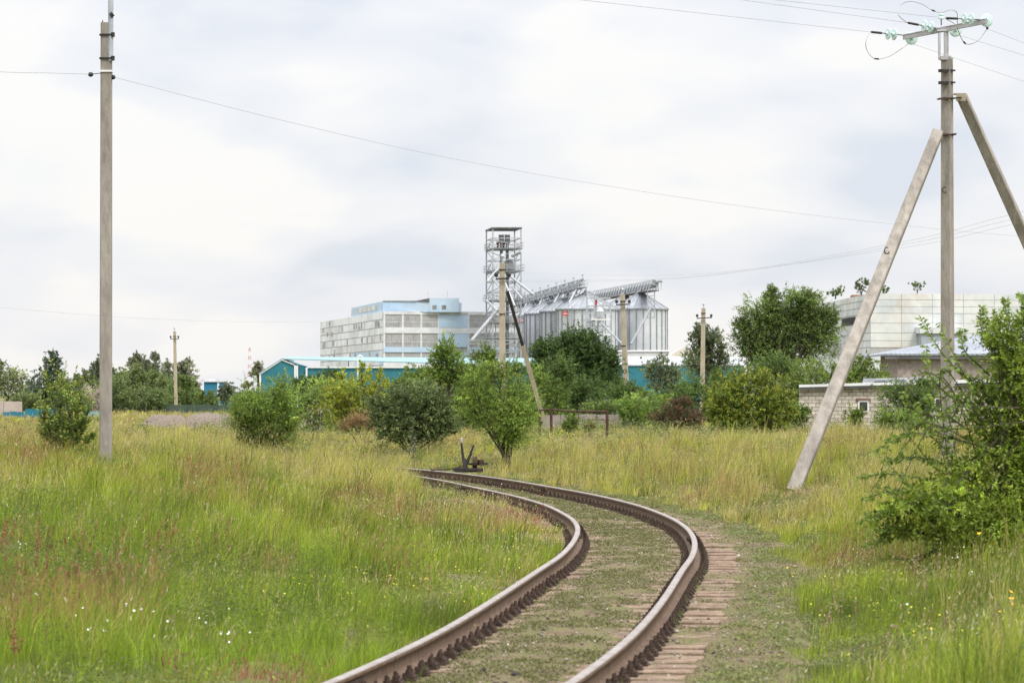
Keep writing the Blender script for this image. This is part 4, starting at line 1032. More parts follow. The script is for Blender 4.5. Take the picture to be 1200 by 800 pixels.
    loop([(1108, 22, d - .95), (1120, 30, d - .8), (1126, 44, d - .5), (1133, 52, d - .2), (1146, 48, d), (1157, 34, d + .3)])
    return s1, s2, s3, e1, e2, e3
S = right_pole()
def wire(a, b, label, sag=0.0, r=.0042, ext=1.0, group=None):
    a = Vector(a); b = Vector(b); n = 24; mb = MB()
    b = a + (b - a) * ext
    pts = [a.lerp(b, i / n) - Vector((0, 0, sag * 4 * (i / n) * (1 - i / n))) for i in range(n + 1)]
    mb.tube(pts, r, 5); o = mb.build('overhead_wire', M['wire'], None, a); tag(o, label, 'overhead wire', group); return o
wire(S[0], P(300, -42, 56), 'wire from the left end of the glass insulator crossarm going up left', ext=1.6)
wire(S[1], P(600, -37, 60), 'wire from the middle glass insulator string going up left', ext=1.8)
wire(S[2], P(600, -33, 60.3), 'wire from the right end of the crossarm going up left', ext=1.8)
wire(S[3], P(1400, 163, 100), 'wire leaving the crossarm to the right, lowest of its three', ext=1.5)
wire(S[4], P(1400, 127, 100), 'wire leaving the crossarm to the right, middle of its three', ext=1.5)
wire(S[5], P(1400, 128, 99), 'wire leaving the crossarm to the right, highest of its three', ext=1.5)
def pxwire(pts, label, r=.0045, ext=True):
    K = np.array([tuple(P(a, b, d)) for a, b, d in pts]); c = hermite(K, 5); mb = MB(); mb.tube([Vector(v) for v in c], r, 5); o = mb.build('overhead_wire', M['wire'], None, K[0]); tag(o, label, 'overhead wire')
pxwire([(132.3, 90.3, 65.5), (330, 141, 74), (520, 184, 82), (700, 216, 90), (880, 243, 99), (1050, 263, 107), (1200, 277, 115), (1500, 296, 131)], 'long wire sagging from the left pole across the whole sky')
pxwire([(106.3, 87.2, 65.5), (50, 85.5, 63), (-20, 83.5, 60), (-500, 60, 45)], 'short wire leaving the left pole to the left')
pxwire([(-200, 340, 420), (10, 361, 450), (150, 372, 500), (280, 377, 580), (376, 377, 689)], 'faint far wire running to the left corner of the factory', r=.014)
for k, (y0, y1, y2, y3) in enumerate(((250, 287, 325, 329), (256, 290, 326, 331), (262, 293, 322, 320))):
    pxwire([(1500, y0 - 70, 150), (1190, y0, 230), (1040, y1, 290), (800, y2, 420), (612, y3, 588)], ('thin wire from the right edge to the tower, highest of three', 'thin wire from the right edge to the tower, middle of three', 'thin wire from the right edge to the tower, lowest of three')[k], r=.010)

def mid_pole(px, top, d, wpx, label, arm=None, botpx=None, strut=None, extra=None):
    x = X(botpx or px, d); xt = X(px, d); zb = gz(x, d) - .3; base = (x, d, zb + .3); k = d / F; w = wpx * k
    t = empty('utility_pole', base, label, 'utility pole')
    mb = MB(); mb.bar((x, d, zb), (xt, d, Z(top, d)), w * 1.05, w * 1.05, up=(.2, 1, 0), w2=w * .85); mb.build('shaft', M['concrete_warm'], t, base)
    if arm:
        for (a, b, ya, yb) in arm:
            mb = MB(); mb.bar(P(a, ya, d - w), P(b, yb, d - w), .09, .07)
            o = mb.build('crossarm', M['blackmetal'], t, base)
            for q in (a + .5, b - .5):
                mb = MB(); p = P(q, ya, d - w); mb.tube([p, p + Vector((0, 0, .14))], .02, 5); mb.lathe(p + Vector((0, 0, .1)), (0, 0, 1), [(0, .07), (.12, .1), (.2, .05)], 8); mb.build('insulator', M['rubber'], o, base)
    mb = MB(); p = P(px, top, d); mb.tube([p, p + Vector((0, 0, .25))], .025, 5); mb.lathe(p + Vector((0, 0, .2)), (0, 0, 1), [(0, .06), (.1, .09), (.2, .04)], 8); mb.build('insulator', M['galv'], t, base)
    for py in ((top + 8, top + 60) if wpx > 5 else (top + 6,)):
        mb = MB(); mb.box((xt + (x - xt) * .1, d, Z(py, d)), (w * 1.15, w * 1.15, .05)); mb.build('band', M['rust'], t, base)
    if strut:
        (a, ya, da), (b, yb, db) = strut; mb = MB(); A, B = P(b, yb, db), P(a, ya, da); mid = B.lerp(A, .42)
        mb.bar(A, mid, w * .85, w * .85, up=(0, 1, 0)); mb.build('strut', M['concrete_warm'], t, base)
        mb = MB(); mb.bar(mid, B, w * .6, w * .7, up=(0, 1, 0)); mb.build('strut_head', M['blackmetal'], t, base)
mid_pole(588.5, 308, 150, 6.3, 'concrete pole with a leaning strut in front of the elevator tower', arm=[(581, 597, 327, 326)], strut=((594.5, 341, 150.5), (637, 492, 152)))
mid_pole(729.5, 345, 205, 6, 'concrete pole in front of the right hand silo, leaning slightly left', arm=[(722, 738, 357, 356.5)], botpx=735.5)
mid_pole(824.5, 361, 240, 5, 'concrete pole with a short crossarm standing right of the silos', arm=[(816.5, 834, 373, 372)], botpx=822.5)
mid_pole(204.5, 388, 325, 3.2, 'small distant pole with a crossarm in front of the left trees', arm=[(199.5, 209.5, 397, 397)], botpx=206.5)

def mast():
    d = 1500; x = X(292.5, d); t = empty('radio_mast', (x, d, .6), 'very distant slim red and white lattice radio mast', 'radio mast'); zt = Z(407, d); b = (x, d, .6)
    n = 12; zs = np.linspace(.6, zt, n + 1); w = lambda z: 1.1 - .8 * (z / zt)
    mb = MB(); mw = MB()
    for k in range(n):
        m = mb if k % 2 else mw
        for q in ((-1, -1), (1, -1), (1, 1), (-1, 1)):
            m.bar((x + q[0] * w(zs[k]), d + q[1] * w(zs[k]), zs[k]), (x + q[0] * w(zs[k + 1]), d + q[1] * w(zs[k + 1]), zs[k + 1]), .16)
        m.bar((x - w(zs[k]), d - 1, zs[k]), (x + w(zs[k + 1]), d - 1, zs[k + 1]), .12); m.bar((x + w(zs[k]), d - 1, zs[k]), (x - w(zs[k + 1]), d - 1, zs[k + 1]), .12)
    mb.v += []
    off = len(mb.v); mb.v += mw.v; mb.f += [tuple(i + off for i in f) for f in mw.f]; mb.mi += [1] * len(mw.f); mb.build('lattice', [mat('faded_red', (.5, .22, .2), (.55, .3, .27), 1), M['white']], t, b)
mast()

# ---- switch stand beside the track
def switch_stand():
    g = ground(549, 552); d = 79.0; x = X(548, d); zb = terrain(np.array([x]), np.array([d]))[0]; k = d / F
    zb = Z(552.5, d); b = (x, d, zb); t = empty('switch_stand', b, 'rusty hand lever switch stand with a counterweight beside the rails', 'switch stand')
    def p(px, py, dd=0): return P(px, py, d + dd)
    mb = MB(); mb.box(p(549, 550.5), (.62, .5, .09), .1); mb.box(p(545, 549.5, -.2), (.55, .14, .06), 0); mb.hexa([p(541.5, 549, -.1), p(549, 549, -.1), p(549, 549, .1), p(541.5, 549, .1)], [p(542.3, 538, -.06), p(546, 536.5, -.06), p(546, 536.5, .06), p(542.3, 538, .06)]); mb.build('base', M['blackmetal'], t, b)
    mb = MB(); mb.tube([p(543.5, 542), p(542, 530), p(540.8, 519)], [.035, .03, .022], 8); o = mb.build('lever', M['blackmetal'], t, b); knobm = mat('worn_grey_knob', (.22, .20, .19), (.50, .48, .47), 25)
    mb = MB(); mb.lathe(p(540.9, 519.5), (-.03, 0, 1), [(0, .015), (.02, .028), (.08, .034), (.12, .03), (.135, .012)], 10); mb.build('lever_knob', knobm, o, b)
    mb = MB(); mb.tube([p(546.5, 543), p(551, 533), p(555.3, 521)], [.04, .03, .02], 8); mb.build('weight_arm', M['blackmetal'], t, b)
    mb = MB(); mb.tube([p(546, 543.5), p(571.5, 542.5)], .024, 8); mb.tube([p(566.5, 543), p(571.8, 542.2)], .012, 6); mb.build('axle', M['blackmetal'], t, b)
    mb = MB(); c = p(556.4, 541.3); mb.tube([c - Vector((.055, .0, 0)), c + Vector((.055, .0, 0))], .14, 14); mb.build('counterweight', M['rust'], t, b)
    mb = MB(); c = p(563.5, 541.8); mb.box(c, (.12, .16, .13), .3); mb.build('gear_box', M['rust'], t, b)
    mb = MB(); mb.tube([p(541, 546), p(535, 548), p(527, 549.5), p(516, 550), p(505, 550.5)], .018, 6); mb.build('throw_rod', M['rust'], t, b)
    mb = MB(); mb.box(p(556, 550.8), (.12, .2, .08), .2); mb.box(p(561, 551, .2), (.16, .12, .06), .5); mb.build('bracket', M['blackmetal'], t, b)
switch_stand()
# ================================================================== FOLIAGE
def nrm(a): return a / np.maximum(np.linalg.norm(a, axis=1), 1e-9)[:, None]
def leaf_geo(p, l, L, W, g, fold=.12):
    """rhombic leaves: p base, l direction (unit), L lengths, W widths"""
    n = len(p); q = nrm(np.cross(l, nrm(g.normal(size=(n, 3)) + np.array([0, 0, .8])))); up = np.cross(q, l)
    L = L[:, None]; W = W[:, None]
    V = np.empty((n, 4, 3)); V[:, 0] = p; V[:, 1] = p + l * L * .45 + q * W * .5 + up * L * fold; V[:, 2] = p + l * L; V[:, 3] = p + l * L * .45 - q * W * .5 + up * L * fold
    return V.reshape(-1, 3)
def quads(n): return np.arange(n * 4), np.arange(n) * 4
def foliage(parent, origin, lobes, L, pal, seed, dens=1.0, shoot=.35, m=14, droop=.15, up=.5, wr=.5, bias=.5, zmin=None, name='crown', tipcol=None, maxn=90000, rag=.35, var=.28, lobevar=.14):
    """lobes: list of (centre, (rx, ry, rz)). Leaves sit along shoots that grow out of every lobe"""
    g = np.random.default_rng(seed)
    area = sum(math.pi * r[0] * r[2] for c, r in lobes)
    nl = int(min(maxn, dens * 4.2 * area / (.5 * wr * L * L))); ns = max(8, nl // m)
    pr = np.array([r[0] * r[2] for c, r in lobes]); k = g.choice(len(lobes), ns, p=pr / pr.sum())
    c = np.array([tuple(q[0]) for q in lobes])[k]; rr = np.array([q[1] for q in lobes])[k]
    u = nrm(g.normal(size=(ns, 3))); rad = g.random(ns) ** bias
    lump = 1 + rag * (vnoise(u[:, 0] * 2.3 + k * 7.3 + 50, u[:, 2] * 2.3 + u[:, 1] * 1.7 + 50, seed) - .5) * 2
    rad = rad * lump
    st = c + u * rr * (rad * 1.0)[:, None]
    ln = shoot * np.cbrt(rr.prod(1)) * g.uniform(.5, 1.3, ns)
    dr = nrm(u * np.array([1, 1, .8]) + np.array([0, 0, up]) + g.normal(size=(ns, 3)) * .45)
    cc = np.array(pal)[g.choice(len(pal), ns)] * np.array([2.0, 1.85, 1.6])
    lob = np.exp(g.normal(size=len(lobes)) * lobevar)[k]
    cl = np.exp((vnoise(st[:, 0] / (rr[:, 0] * .55 + .01) + 40, st[:, 2] / (rr[:, 2] * .55 + .01) + 40, seed + 3) - .5) * .55)
    cc = cc * (np.exp(g.normal(size=ns) * var * .6) * lob * cl)[:, None]
    t = np.tile((np.arange(m) + .5) / m, (ns, 1)) + g.uniform(-.04, .04, (ns, m))
    pos = st[:, None] + dr[:, None] * (ln[:, None] * t)[..., None]; pos[..., 2] -= droop * ln[:, None] * t ** 2
    n = ns * m
    side = nrm(g.normal(size=(n, 3))); d2 = np.repeat(dr, m, 0)
    ld = nrm(d2 * .55 + side * .85); pos = pos.reshape(n, 3); LL = L * g.uniform(.6, 1.25, n) * (1.15 - .45 * t.reshape(n))
    col = np.repeat(cc, m, 0) * np.exp(g.normal(size=n) * .16)[:, None]
    if tipcol is not None:
        w = (sm(.35, 1.0, t.reshape(n)) * np.repeat(sm(.5, 1.05, rad), m) * .75)[:, None]; col = col * (1 - w) + np.array(tipcol) * w
    if zmin is not None:
        ok = pos[:, 2] > zmin; pos, ld, LL, col = pos[ok], ld[ok], LL[ok], col[ok]; n = len(pos)
    V = leaf_geo(pos, ld, LL, LL * wr, g); lo, stt = quads(n)
    return npmesh(name, V, lo, stt, M['leaf'], np.repeat(col, 4, 0), parent, origin=origin), st, dr, ln
def wood(parent, base, lobes, r, seed, stems=1, twigs=None, name='trunk', split=.35, mt=None):
    rd = random.Random(seed); mb = MB(); b = Vector(base)
    cs = [Vector(c) for c, _ in lobes]; top = sum(cs, Vector()) / len(cs)
    if stems == 1:
        fork = b.lerp(Vector((top.x, top.y, top.z)), split); fork.x = b.x + (top.x - b.x) * .5
        mb.tube([b - Vector((0, 0, .2)), b.lerp(fork, .5) + Vector((rd.uniform(-.05, .05), 0, 0)), fork], [r * 1.15, r * .9, r * .75], 8)
        starts = [fork] * len(cs)
    else: starts = [b + Vector((rd.uniform(-.2, .2), rd.uniform(-.2, .2), -.1)) for _ in cs]
    for s, c in zip(starts, cs):
        mid = s.lerp(c, .5) + Vector((rd.uniform(-.12, .12), rd.uniform(-.12, .12), .05)) * (c - s).length
        rr = r * (.6 if stems == 1 else .45); mb.tube([s, mid, c], [rr, rr * .65, rr * .35], 6)
        c_, rad = [q for q in lobes if (Vector(q[0]) - c).length < 1e-6][0]
        for _ in range(7):
            e = c + Vector((rd.uniform(-.6, .6) * rad[0], rd.uniform(-.8, .8) * rad[1], rd.uniform(-.4, .9) * rad[2])); a = mid.lerp(c, rd.uniform(.2, 1)); mb.tube([a, a.lerp(e, .5) + Vector((0, 0, .06)) * (e - a).length, e], [rr * .32, rr * .2, rr * .08], 5)
    if twigs is not None:
        st, dr, ln = twigs
        for i in range(0, len(st), max(1, len(st) // 90)):
            a = Vector(st[i]); mb.tube([a - Vector(dr[i]) * ln[i] * .4, a + Vector(dr[i]) * ln[i] * .95], [r * .1, r * .03], 4)
    return mb.build(name, mt or M['bark'], parent, base)
G1 = [(.085, .135, .028), (.065, .115, .025), (.11, .155, .03)]          # elm green
GY = [(.17, .21, .03), (.13, .18, .028), (.20, .23, .035)]               # yellow green
GD = [(.032, .062, .022), (.045, .08, .024), (.055, .09, .03)]           # dark green
GM = [(.06, .10, .028), (.075, .12, .03), (.05, .09, .025)]              # mid green
GG = [(.10, .13, .075), (.12, .15, .09), (.08, .11, .06)]                # grey green
GB = [(.16, .085, .045), (.12, .09, .04), (.09, .10, .035)]              # brown
LEAFPX = 2.5
def tree(kind, label, d, lobes_px, pal, seed, base_px, leafpx=LEAFPX, group=None, cat='tree', stems=1, r=None, depth=.9, part='crown', fill=True, **kw):
    """lobes_px: (px, py, rx, ry) in photograph pixels at depth d"""
    k = d / F; rd = random.Random(seed); lobes = []
    bx = X(base_px, d); bz = gz(bx, d); base = (bx, d, bz)
    for q in lobes_px:
        p = P(q[0], q[1], d); rx, rz = q[2] * k, q[3] * k
        lobes.append((Vector((p.x, d + rd.uniform(-.35, .35) * rx * 1.4, p.z)), (rx, (rx + rz) / 2 * depth, rz)))
    if cat == 'bush' and fill:
        zl = min(l[0].z - l[1][2] for l in lobes); xs_ = [l[0].x - l[1][0] * .8 for l in lobes] + [l[0].x + l[1][0] * .8 for l in lobes]
        w_ = (max(xs_) - min(xs_)) / 2; h_ = max(zl + .4 * w_ - bz, w_ * .35)
        for q_ in (-.55, 0, .5): lobes.append((Vector(((max(xs_) + min(xs_)) / 2 + q_ * w_, d + rd.uniform(-.2, .2) * w_, bz + h_ * .42)), (w_ * .34, w_ * .34, h_ * .55)))
    o = empty(kind, base, label, cat, group)
    cr, st, dr, ln = foliage(o, base, lobes, leafpx * k, pal, seed, zmin=bz + .03, name=part, **kw)
    h = max(l[0].z + l[1][2] for l in lobes) - bz
    wood(o, base, lobes, r or max(.03, h * .028), seed, stems, (st, dr, ln), name='trunk' if stems == 1 else 'stems')
    return o

# --- the nearer shrubs
tree('elm_bush', 'feathery green elm bush left of the grey gravel heap', 109, [(310, 492, 34, 24), (285, 496, 20, 20), (334, 478, 18, 26), (326, 458, 12, 18), (300, 470, 20, 14), (340, 500, 12, 14), (278, 480, 10, 10)], G1, 11, 311, stems=3, cat='bush', shoot=.85, up=.75, dens=1.1, rag=.8, bias=.65)
tree('leafy_bush', 'dense dark round bush with glossy leaves near the end of the visible track', 103, [(487, 486, 40, 32), (462, 480, 24, 24), (512, 484, 24, 28), (490, 463, 26, 16), (470, 503, 24, 14), (508, 506, 20, 12), (447, 476, 12, 14), (487, 508, 44, 13), (450, 496, 16, 16), (526, 496, 14, 16)], [(.055, .08, .03), (.07, .10, .036), (.045, .068, .026), (.10, .13, .06)], 12, 487, stems=4, cat='bush', fill=False, shoot=.5, up=.5, dens=1.3, leafpx=2.9, wr=.6, rag=.6)
tree('elm_bush', 'tall bright green elm bush right behind the switch stand', 92, [(590, 480, 28, 26), (566, 458, 18, 18), (604, 462, 16, 18), (585, 436, 18, 12), (552, 446, 12, 12), (608, 492, 22, 24), (600, 510, 12, 14), (550, 472, 12, 16), (618, 482, 9, 14), (572, 430, 8, 10), (595, 500, 24, 20), (560, 492, 12, 14)], [(.10, .16, .03), (.085, .14, .03), (.13, .18, .035)], 13, 596, stems=4, cat='bush', fill=False, shoot=.8, up=.35, droop=.35, dens=1.15, rag=.8, bias=.65)
tree('young_tree', 'upright young green tree rising in front of the factory windows', 142, [(522, 412, 12, 16), (512, 420, 10, 12), (532, 424, 12, 14), (522, 438, 20, 14), (506, 442, 12, 10), (538, 444, 14, 12)], G1, 14, 522, shoot=.6, up=.8, rag=.5, dens=1.5)
tree('maple_bush', 'yellow green young maple bush in front of the teal warehouse wall', 132, [(420, 468, 24, 20), (402, 460, 20, 16), (428, 446, 10, 14), (424, 432, 5, 8), (400, 440, 5, 10), (446, 452, 10, 12), (445, 440, 4, 8), (390, 472, 16, 14), (410, 484, 22, 14)], GY, 15, 415, stems=5, cat='bush', shoot=.7, up=.9, dens=1.0, rag=.7, leafpx=3.4, wr=.6, tipcol=(.28, .27, .03))
tree('leafy_bush', 'pale green low bush left of the yellow green maple', 140, [(372, 464, 22, 12), (388, 458, 14, 10), (358, 470, 12, 8)], [(.12, .17, .045), (.10, .15, .04)], 16, 374, stems=3, cat='bush', up=.5)
tree('dry_bush', 'low reddish brown withered bush beside the dark round bush', 112, [(412, 497, 14, 7), (424, 492, 12, 10), (434, 500, 12, 8), (402, 500, 9, 6)], [(.13, .075, .045), (.12, .085, .045), (.09, .085, .03), (.15, .10, .06)], 17, 420, stems=4, cat='shrub', shoot=1.0, up=1.0, wr=.22, dens=.7, rag=.8)
tree('dry_bush', 'brown and olive withered bush in front of the concrete pole right of the silos', 140, [(797, 483, 24, 14), (775, 490, 16, 10), (812, 492, 18, 10), (800, 470, 12, 8)], [(.065, .05, .032), (.08, .055, .035), (.06, .075, .03), (.09, .055, .035)], 18, 797, stems=4, cat='bush', wr=.4)
tree('round_bush', 'large round yellow green bush left of the brick shed', 129, [(880, 470, 42, 34), (852, 466, 26, 26), (908, 468, 24, 28), (878, 444, 30, 16), (850, 488, 24, 16), (905, 492, 22, 12), (838, 474, 12, 18), (898, 438, 7, 9), (925, 480, 8, 14)], [(.125, .165, .028), (.10, .145, .026), (.075, .115, .024), (.16, .19, .03)], 19, 880, stems=5, cat='bush', leafpx=3.2, wr=.62, dens=1.15, up=.5, shoot=.32, tipcol=(.26, .27, .05))
tree('elm_tree', 'large round headed elm with an uneven crown standing behind the round yellow green bush', 205, [(925, 378, 36, 30), (895, 370, 24, 22), (950, 372, 26, 24), (905, 348, 12, 12), (940, 350, 24, 12), (880, 398, 22, 22), (965, 392, 20, 22), (920, 408, 42, 22), (890, 420, 20, 14), (973, 370, 10, 14), (872, 382, 10, 12), (905, 340, 4, 7)], [(.065, .10, .03), (.08, .12, .034), (.05, .085, .026), (.095, .135, .04)], 20, 918, shoot=.5, up=.35, rag=.45, dens=1.7, r=.16, bias=.6)
tree('elm_bush', 'mid green elm bush between the large elm and the brick shed', 190, [(945, 436, 26, 18), (975, 440, 24, 16), (1005, 438, 26, 18), (1030, 442, 16, 14), (1012, 424, 14, 8)], [(.10, .15, .035), (.085, .13, .03), (.12, .17, .04)], 21, 980, stems=4, cat='bush', up=.5)
tree('poplar', 'grey green poplar behind the concrete pole right of the silos', 280, [(826, 408, 16, 20), (818, 395, 10, 14), (836, 398, 12, 14), (828, 430, 22, 20), (812, 424, 12, 14), (844, 420, 10, 16), (818, 384, 4, 8), (846, 402, 4, 8), (826, 385, 4, 9)], [(.075, .10, .055), (.09, .12, .065), (.06, .085, .04)], 22, 827, up=1.0, shoot=.6, rag=.6, dens=1.3)
tree('willow_bush', 'grey green willow bush in front of the teal shed below the silos', 210, [(775, 444, 20, 20), (762, 432, 12, 12), (788, 440, 14, 18), (775, 424, 10, 10), (784, 458, 18, 12)], GG, 23, 775, stems=4, cat='bush', up=.9, dens=.95)
tree('elm_tree', 'big dark green elm in front of the silo row', 200, [(672, 425, 42, 34), (650, 418, 26, 24), (695, 415, 26, 26), (676, 400, 22, 14), (708, 436, 22, 26), (640, 440, 22, 24), (672, 452, 46, 20), (688, 396, 10, 10), (634, 410, 12, 14), (718, 424, 8, 14)], [(.035, .068, .02), (.048, .085, .024), (.06, .10, .028), (.028, .055, .018)], 24, 672, shoot=.35, up=.35, rag=.3, dens=1.9, r=.2, bias=.6)
tree('elm_bush', 'bright green bush at the left foot of the big dark elm', 165, [(628, 440, 14, 16), (640, 456, 18, 14), (618, 456, 14, 14), (655, 464, 14, 10)], G1, 25, 634, stems=3, cat='bush', up=.7)
for i, (px, py, rx, ry, d, pal, lb) in enumerate([
    (560, 436, 20, 14, 150, G1, 'light green bush behind the strut of the pole before the tower'),
    (745, 482, 22, 16, 150, [(.10, .15, .035), (.08, .13, .03)], 'coarse green weed bush at the foot of the pole before the right silo'),
    (738, 460, 24, 12, 190, GM, 'mid green bush beside the concrete pole before the right silo'),
    (760, 470, 20, 12, 180, G1, 'light green bush between two concrete poles under the silos'),
    (815, 455, 24, 16, 200, GM, 'mid green bush at the foot of the grey green poplar'),
    (700, 478, 24, 8, 185, [(.09, .14, .04), (.11, .16, .05)], 'low green bush on the turquoise fence'),
    (668, 496, 10, 14, 120, G1, 'small green bush inside the rusty pipe frame'),
    (690, 500, 8, 8, 121, [(.13, .16, .05), (.16, .15, .07)], 'tiny pale bush under the rusty pipe frame'),
    (690, 458, 30, 16, 193, [(.05, .09, .025), (.06, .10, .028)], 'dark green undergrowth below the big dark elm'),
    (515, 455, 18, 14, 150, G1, 'light green bush between the dark bush and the tall elm bush'),
    (470, 452, 20, 10, 160, G1, 'light green bush behind the dark round bush'),
    (376, 448, 22, 10, 190, GD, 'dark green bush against the teal warehouse'),
    (390, 440, 14, 8, 200, GD, 'small dark bush at the teal warehouse wall'),
    (935, 456, 14, 30, 160, [(.085, .13, .035), (.10, .15, .04)], 'green bush beside the left corner of the brick shed'),
    (940, 488, 12, 12, 146, G1, 'light green bush at the foot of the brick shed corner'),
    (1065, 470, 30, 20, 142, [(.06, .10, .03), (.08, .12, .035), (.05, .085, .025)], 'dark green bush growing against the front of the brick shed'),
    (1052, 492, 34, 12, 138, G1, 'light green low bush in front of the brick shed'),
    (1085, 456, 16, 14, 144, GM, 'mid green bush rising over the roof edge of the brick shed'),
    (1000, 490, 12, 14, 143, G1, 'small bush under the left window of the brick shed'),
    (345, 455, 16, 14, 200, GM, 'mid green bush against the gable of the teal warehouse'),
    (440, 468, 18, 18, 150, GY, 'yellow green bush between the maple bush and the dark round bush'),
    (490, 442, 20, 14, 175, G1, 'light green treelet behind the dark bush, before the teal wall'),
    (548, 455, 20, 22, 145, G1, 'green bush left behind the tall elm bush'),
    (598, 438, 16, 16, 158, G1, 'green treelet at the foot of the pole before the tower'),
    (330, 478, 16, 20, 128, GM, 'darker bush behind the feathery elm bush'),
    (650, 440, 20, 26, 188, GM, 'mid green tree left of the big dark elm'),
    (735, 468, 14, 16, 196, GM, 'green bush just right of the big dark elm'),
    (795, 462, 18, 14, 190, GM, 'green bush under the grey green willow'),
    (850, 452, 16, 20, 230, GM, 'green bush between the poplar and the round headed elm'),
    (290, 470, 24, 14, 190, G1, 'light green bush before the low teal shed'),
    (905, 432, 26, 16, 185, GM, 'green bush under the round headed elm'),
    (400, 462, 34, 18, 165, [(.10, .15, .035), (.12, .17, .04)], 'wide green thicket behind the maple bush, before the teal wall'),
    (452, 470, 22, 16, 160, GM, 'green bush filling the gap left of the dark round bush'),
    (530, 470, 24, 20, 155, GM, 'green thicket right behind the dark round bush'),
    (570, 420, 18, 14, 170, G1, 'airy green treelet left of the pole before the tower'),
    (614, 472, 24, 18, 162, GM, 'dark green thicket behind the tall elm bush'),
    (720, 455, 18, 18, 215, GM, 'green thicket under the right hand silo'),
    (750, 476, 24, 14, 165, GM, 'green thicket beside the brown bush'),
    (840, 470, 18, 18, 170, GM, 'green bush left behind the round yellow green bush'),
    (120, 462, 26, 18, 300, [(.09, .13, .05), (.10, .14, .055)], 'pale green thicket directly behind the tall left pole'),
    (170, 468, 28, 12, 300, [(.09, .13, .05), (.10, .14, .055)], 'green thicket at the foot of the left tree row'),
    (30, 470, 24, 10, 300, [(.09, .12, .05)], 'green thicket at the far left behind the teal fence'),
]):
    rd = random.Random(100 + i); ry *= 1.1; rx *= 1.1
    lobes = [(px, py, rx * .8, ry * .85)] + [(px + rd.uniform(-.7, .7) * rx, py + rd.uniform(-.5, .5) * ry, rx * rd.uniform(.35, .55), ry * rd.uniform(.4, .65)) for _ in range(4)]
    if i == 1: tree('leafy_bush', lb, d, lobes, pal, 60 + i, px, leafpx=6, stems=4, cat='bush', wr=.22, shoot=.6, up=.9, dens=1.3)
    else: tree('leafy_bush', lb, d, lobes, pal, 60 + i, px, stems=3, cat='bush', up=.6, shoot=.5, rag=.5)
# --- trees far left
tree('broadleaf_tree', 'pale green broad tree at the left edge of the distant tree row', 380, [(10, 452, 24, 18), (-8, 440, 20, 20), (28, 455, 14, 14), (0, 428, 8, 8), (18, 438, 14, 8)], [(.10, .13, .06), (.12, .15, .07)], 31, 8, group='distant trees on the left')
tree('spruce_tree', 'dark pointed evergreen left of the tall left pole', 330, [(62, 425, 10, 14), (60, 440, 17, 14), (52, 455, 22, 14), (72, 455, 18, 16), (48, 468, 20, 12), (76, 470, 18, 12), (64, 416, 4, 7), (56, 468, 30, 12)], [(.025, .05, .028), (.035, .06, .034), (.045, .07, .04)], 32, 60, group='distant trees on the left', up=.1, shoot=.4, dens=1.3)
DT = [(100, 455, 14, 20, 0), (113, 440, 9, 22, 1), (126, 448, 14, 20, 1), (143, 452, 16, 20, 3), (160, 430, 9, 18, 2), (158, 448, 14, 22, 0), (180, 432, 10, 20, 2), (176, 455, 22, 20, 3), (196, 440, 8, 20, 2), (190, 458, 18, 16, 0), (218, 438, 12, 18, 4), (212, 458, 22, 18, 3), (226, 462, 14, 14, 0), (145, 470, 20, 10, 0), (265, 462, 14, 12, 1), (243, 468, 12, 10, 3), (303, 434, 8, 9, 4), (289, 452, 5, 4, 4)]
DTL = ['pale green rounded tree', 'dark grey green slim tree', 'grey green bushy tree', 'mid green broad tree', 'tallest slim grey tree', 'dull green dense tree', 'second tall feathery tree', 'bright green wide tree', 'thin grey green poplar', 'low rounded green tree', 'airy pale grey tree', 'wide mid green tree', 'low green tree', 'low bushy tree', 'dark bush', 'small green bush', 'round grey tree', 'tiny grey bush']
DTW = ['just left of the tall pole', 'directly behind the tall pole', 'just right of the tall pole', 'right of the tall pole, in front of the slim ones', 'in the middle of the left row', 'under the tallest slim tree', 'near the small distant pole', 'left of the small distant pole', 'just behind the small distant pole', 'at the foot of the small distant pole', 'at the right end of the left row', 'right of the small distant pole', 'beside the bright blue garage', 'by the dark green fence right of the tall pole', 'in front of the low teal shed', 'in front of the bright blue garage', 'on the skyline by the radio mast', 'on the skyline left of the warehouse gable']
PP = [[(.085, .115, .05), (.10, .13, .055)], [(.065, .085, .055), (.075, .10, .06)], [(.085, .105, .07), (.10, .12, .08)], [(.08, .12, .04), (.095, .14, .045)], [(.13, .15, .11), (.15, .165, .12)]]  # paler, greyer leaf colours stand in for distance haze
for i, (px, py, rx, ry, pi) in enumerate(DT):
    rd = random.Random(200 + i); d = 340 + (i * 37) % 90 + (60 if pi in (2, 4) else 0)
    if i >= 16: d = 800
    rx *= 1.3; py -= 2; lobes = [(px, py + ry * .1, rx * .7, ry * .75), (px + rx * .1, py - ry * .55, rx * .4, ry * .4), (px, py + ry * .7, rx, ry * .5)] + [(px + rd.uniform(-.7, .7) * rx, py + rd.uniform(-.4, .8) * ry, rx * rd.uniform(.35, .55), ry * rd.uniform(.3, .45)) for _ in range(4)]
    tree('broadleaf_tree' if ry > 12 else 'leafy_bush', DTL[i] + ' ' + DTW[i], d, lobes, PP[pi], 300 + i, px, leafpx=2.7, group='distant trees on the left', up=.8, rag=.45, dens=1.6)
tree('dead_shrub', 'bare grey dead shrub left of the tall left pole', 250, [(105, 466, 9, 14), (110, 474, 9, 10)], [(.22, .20, .20), (.28, .26, .26)], 35, 106, cat='bush', leafpx=2.5, dens=.6, wr=.2, shoot=.8, up=1)
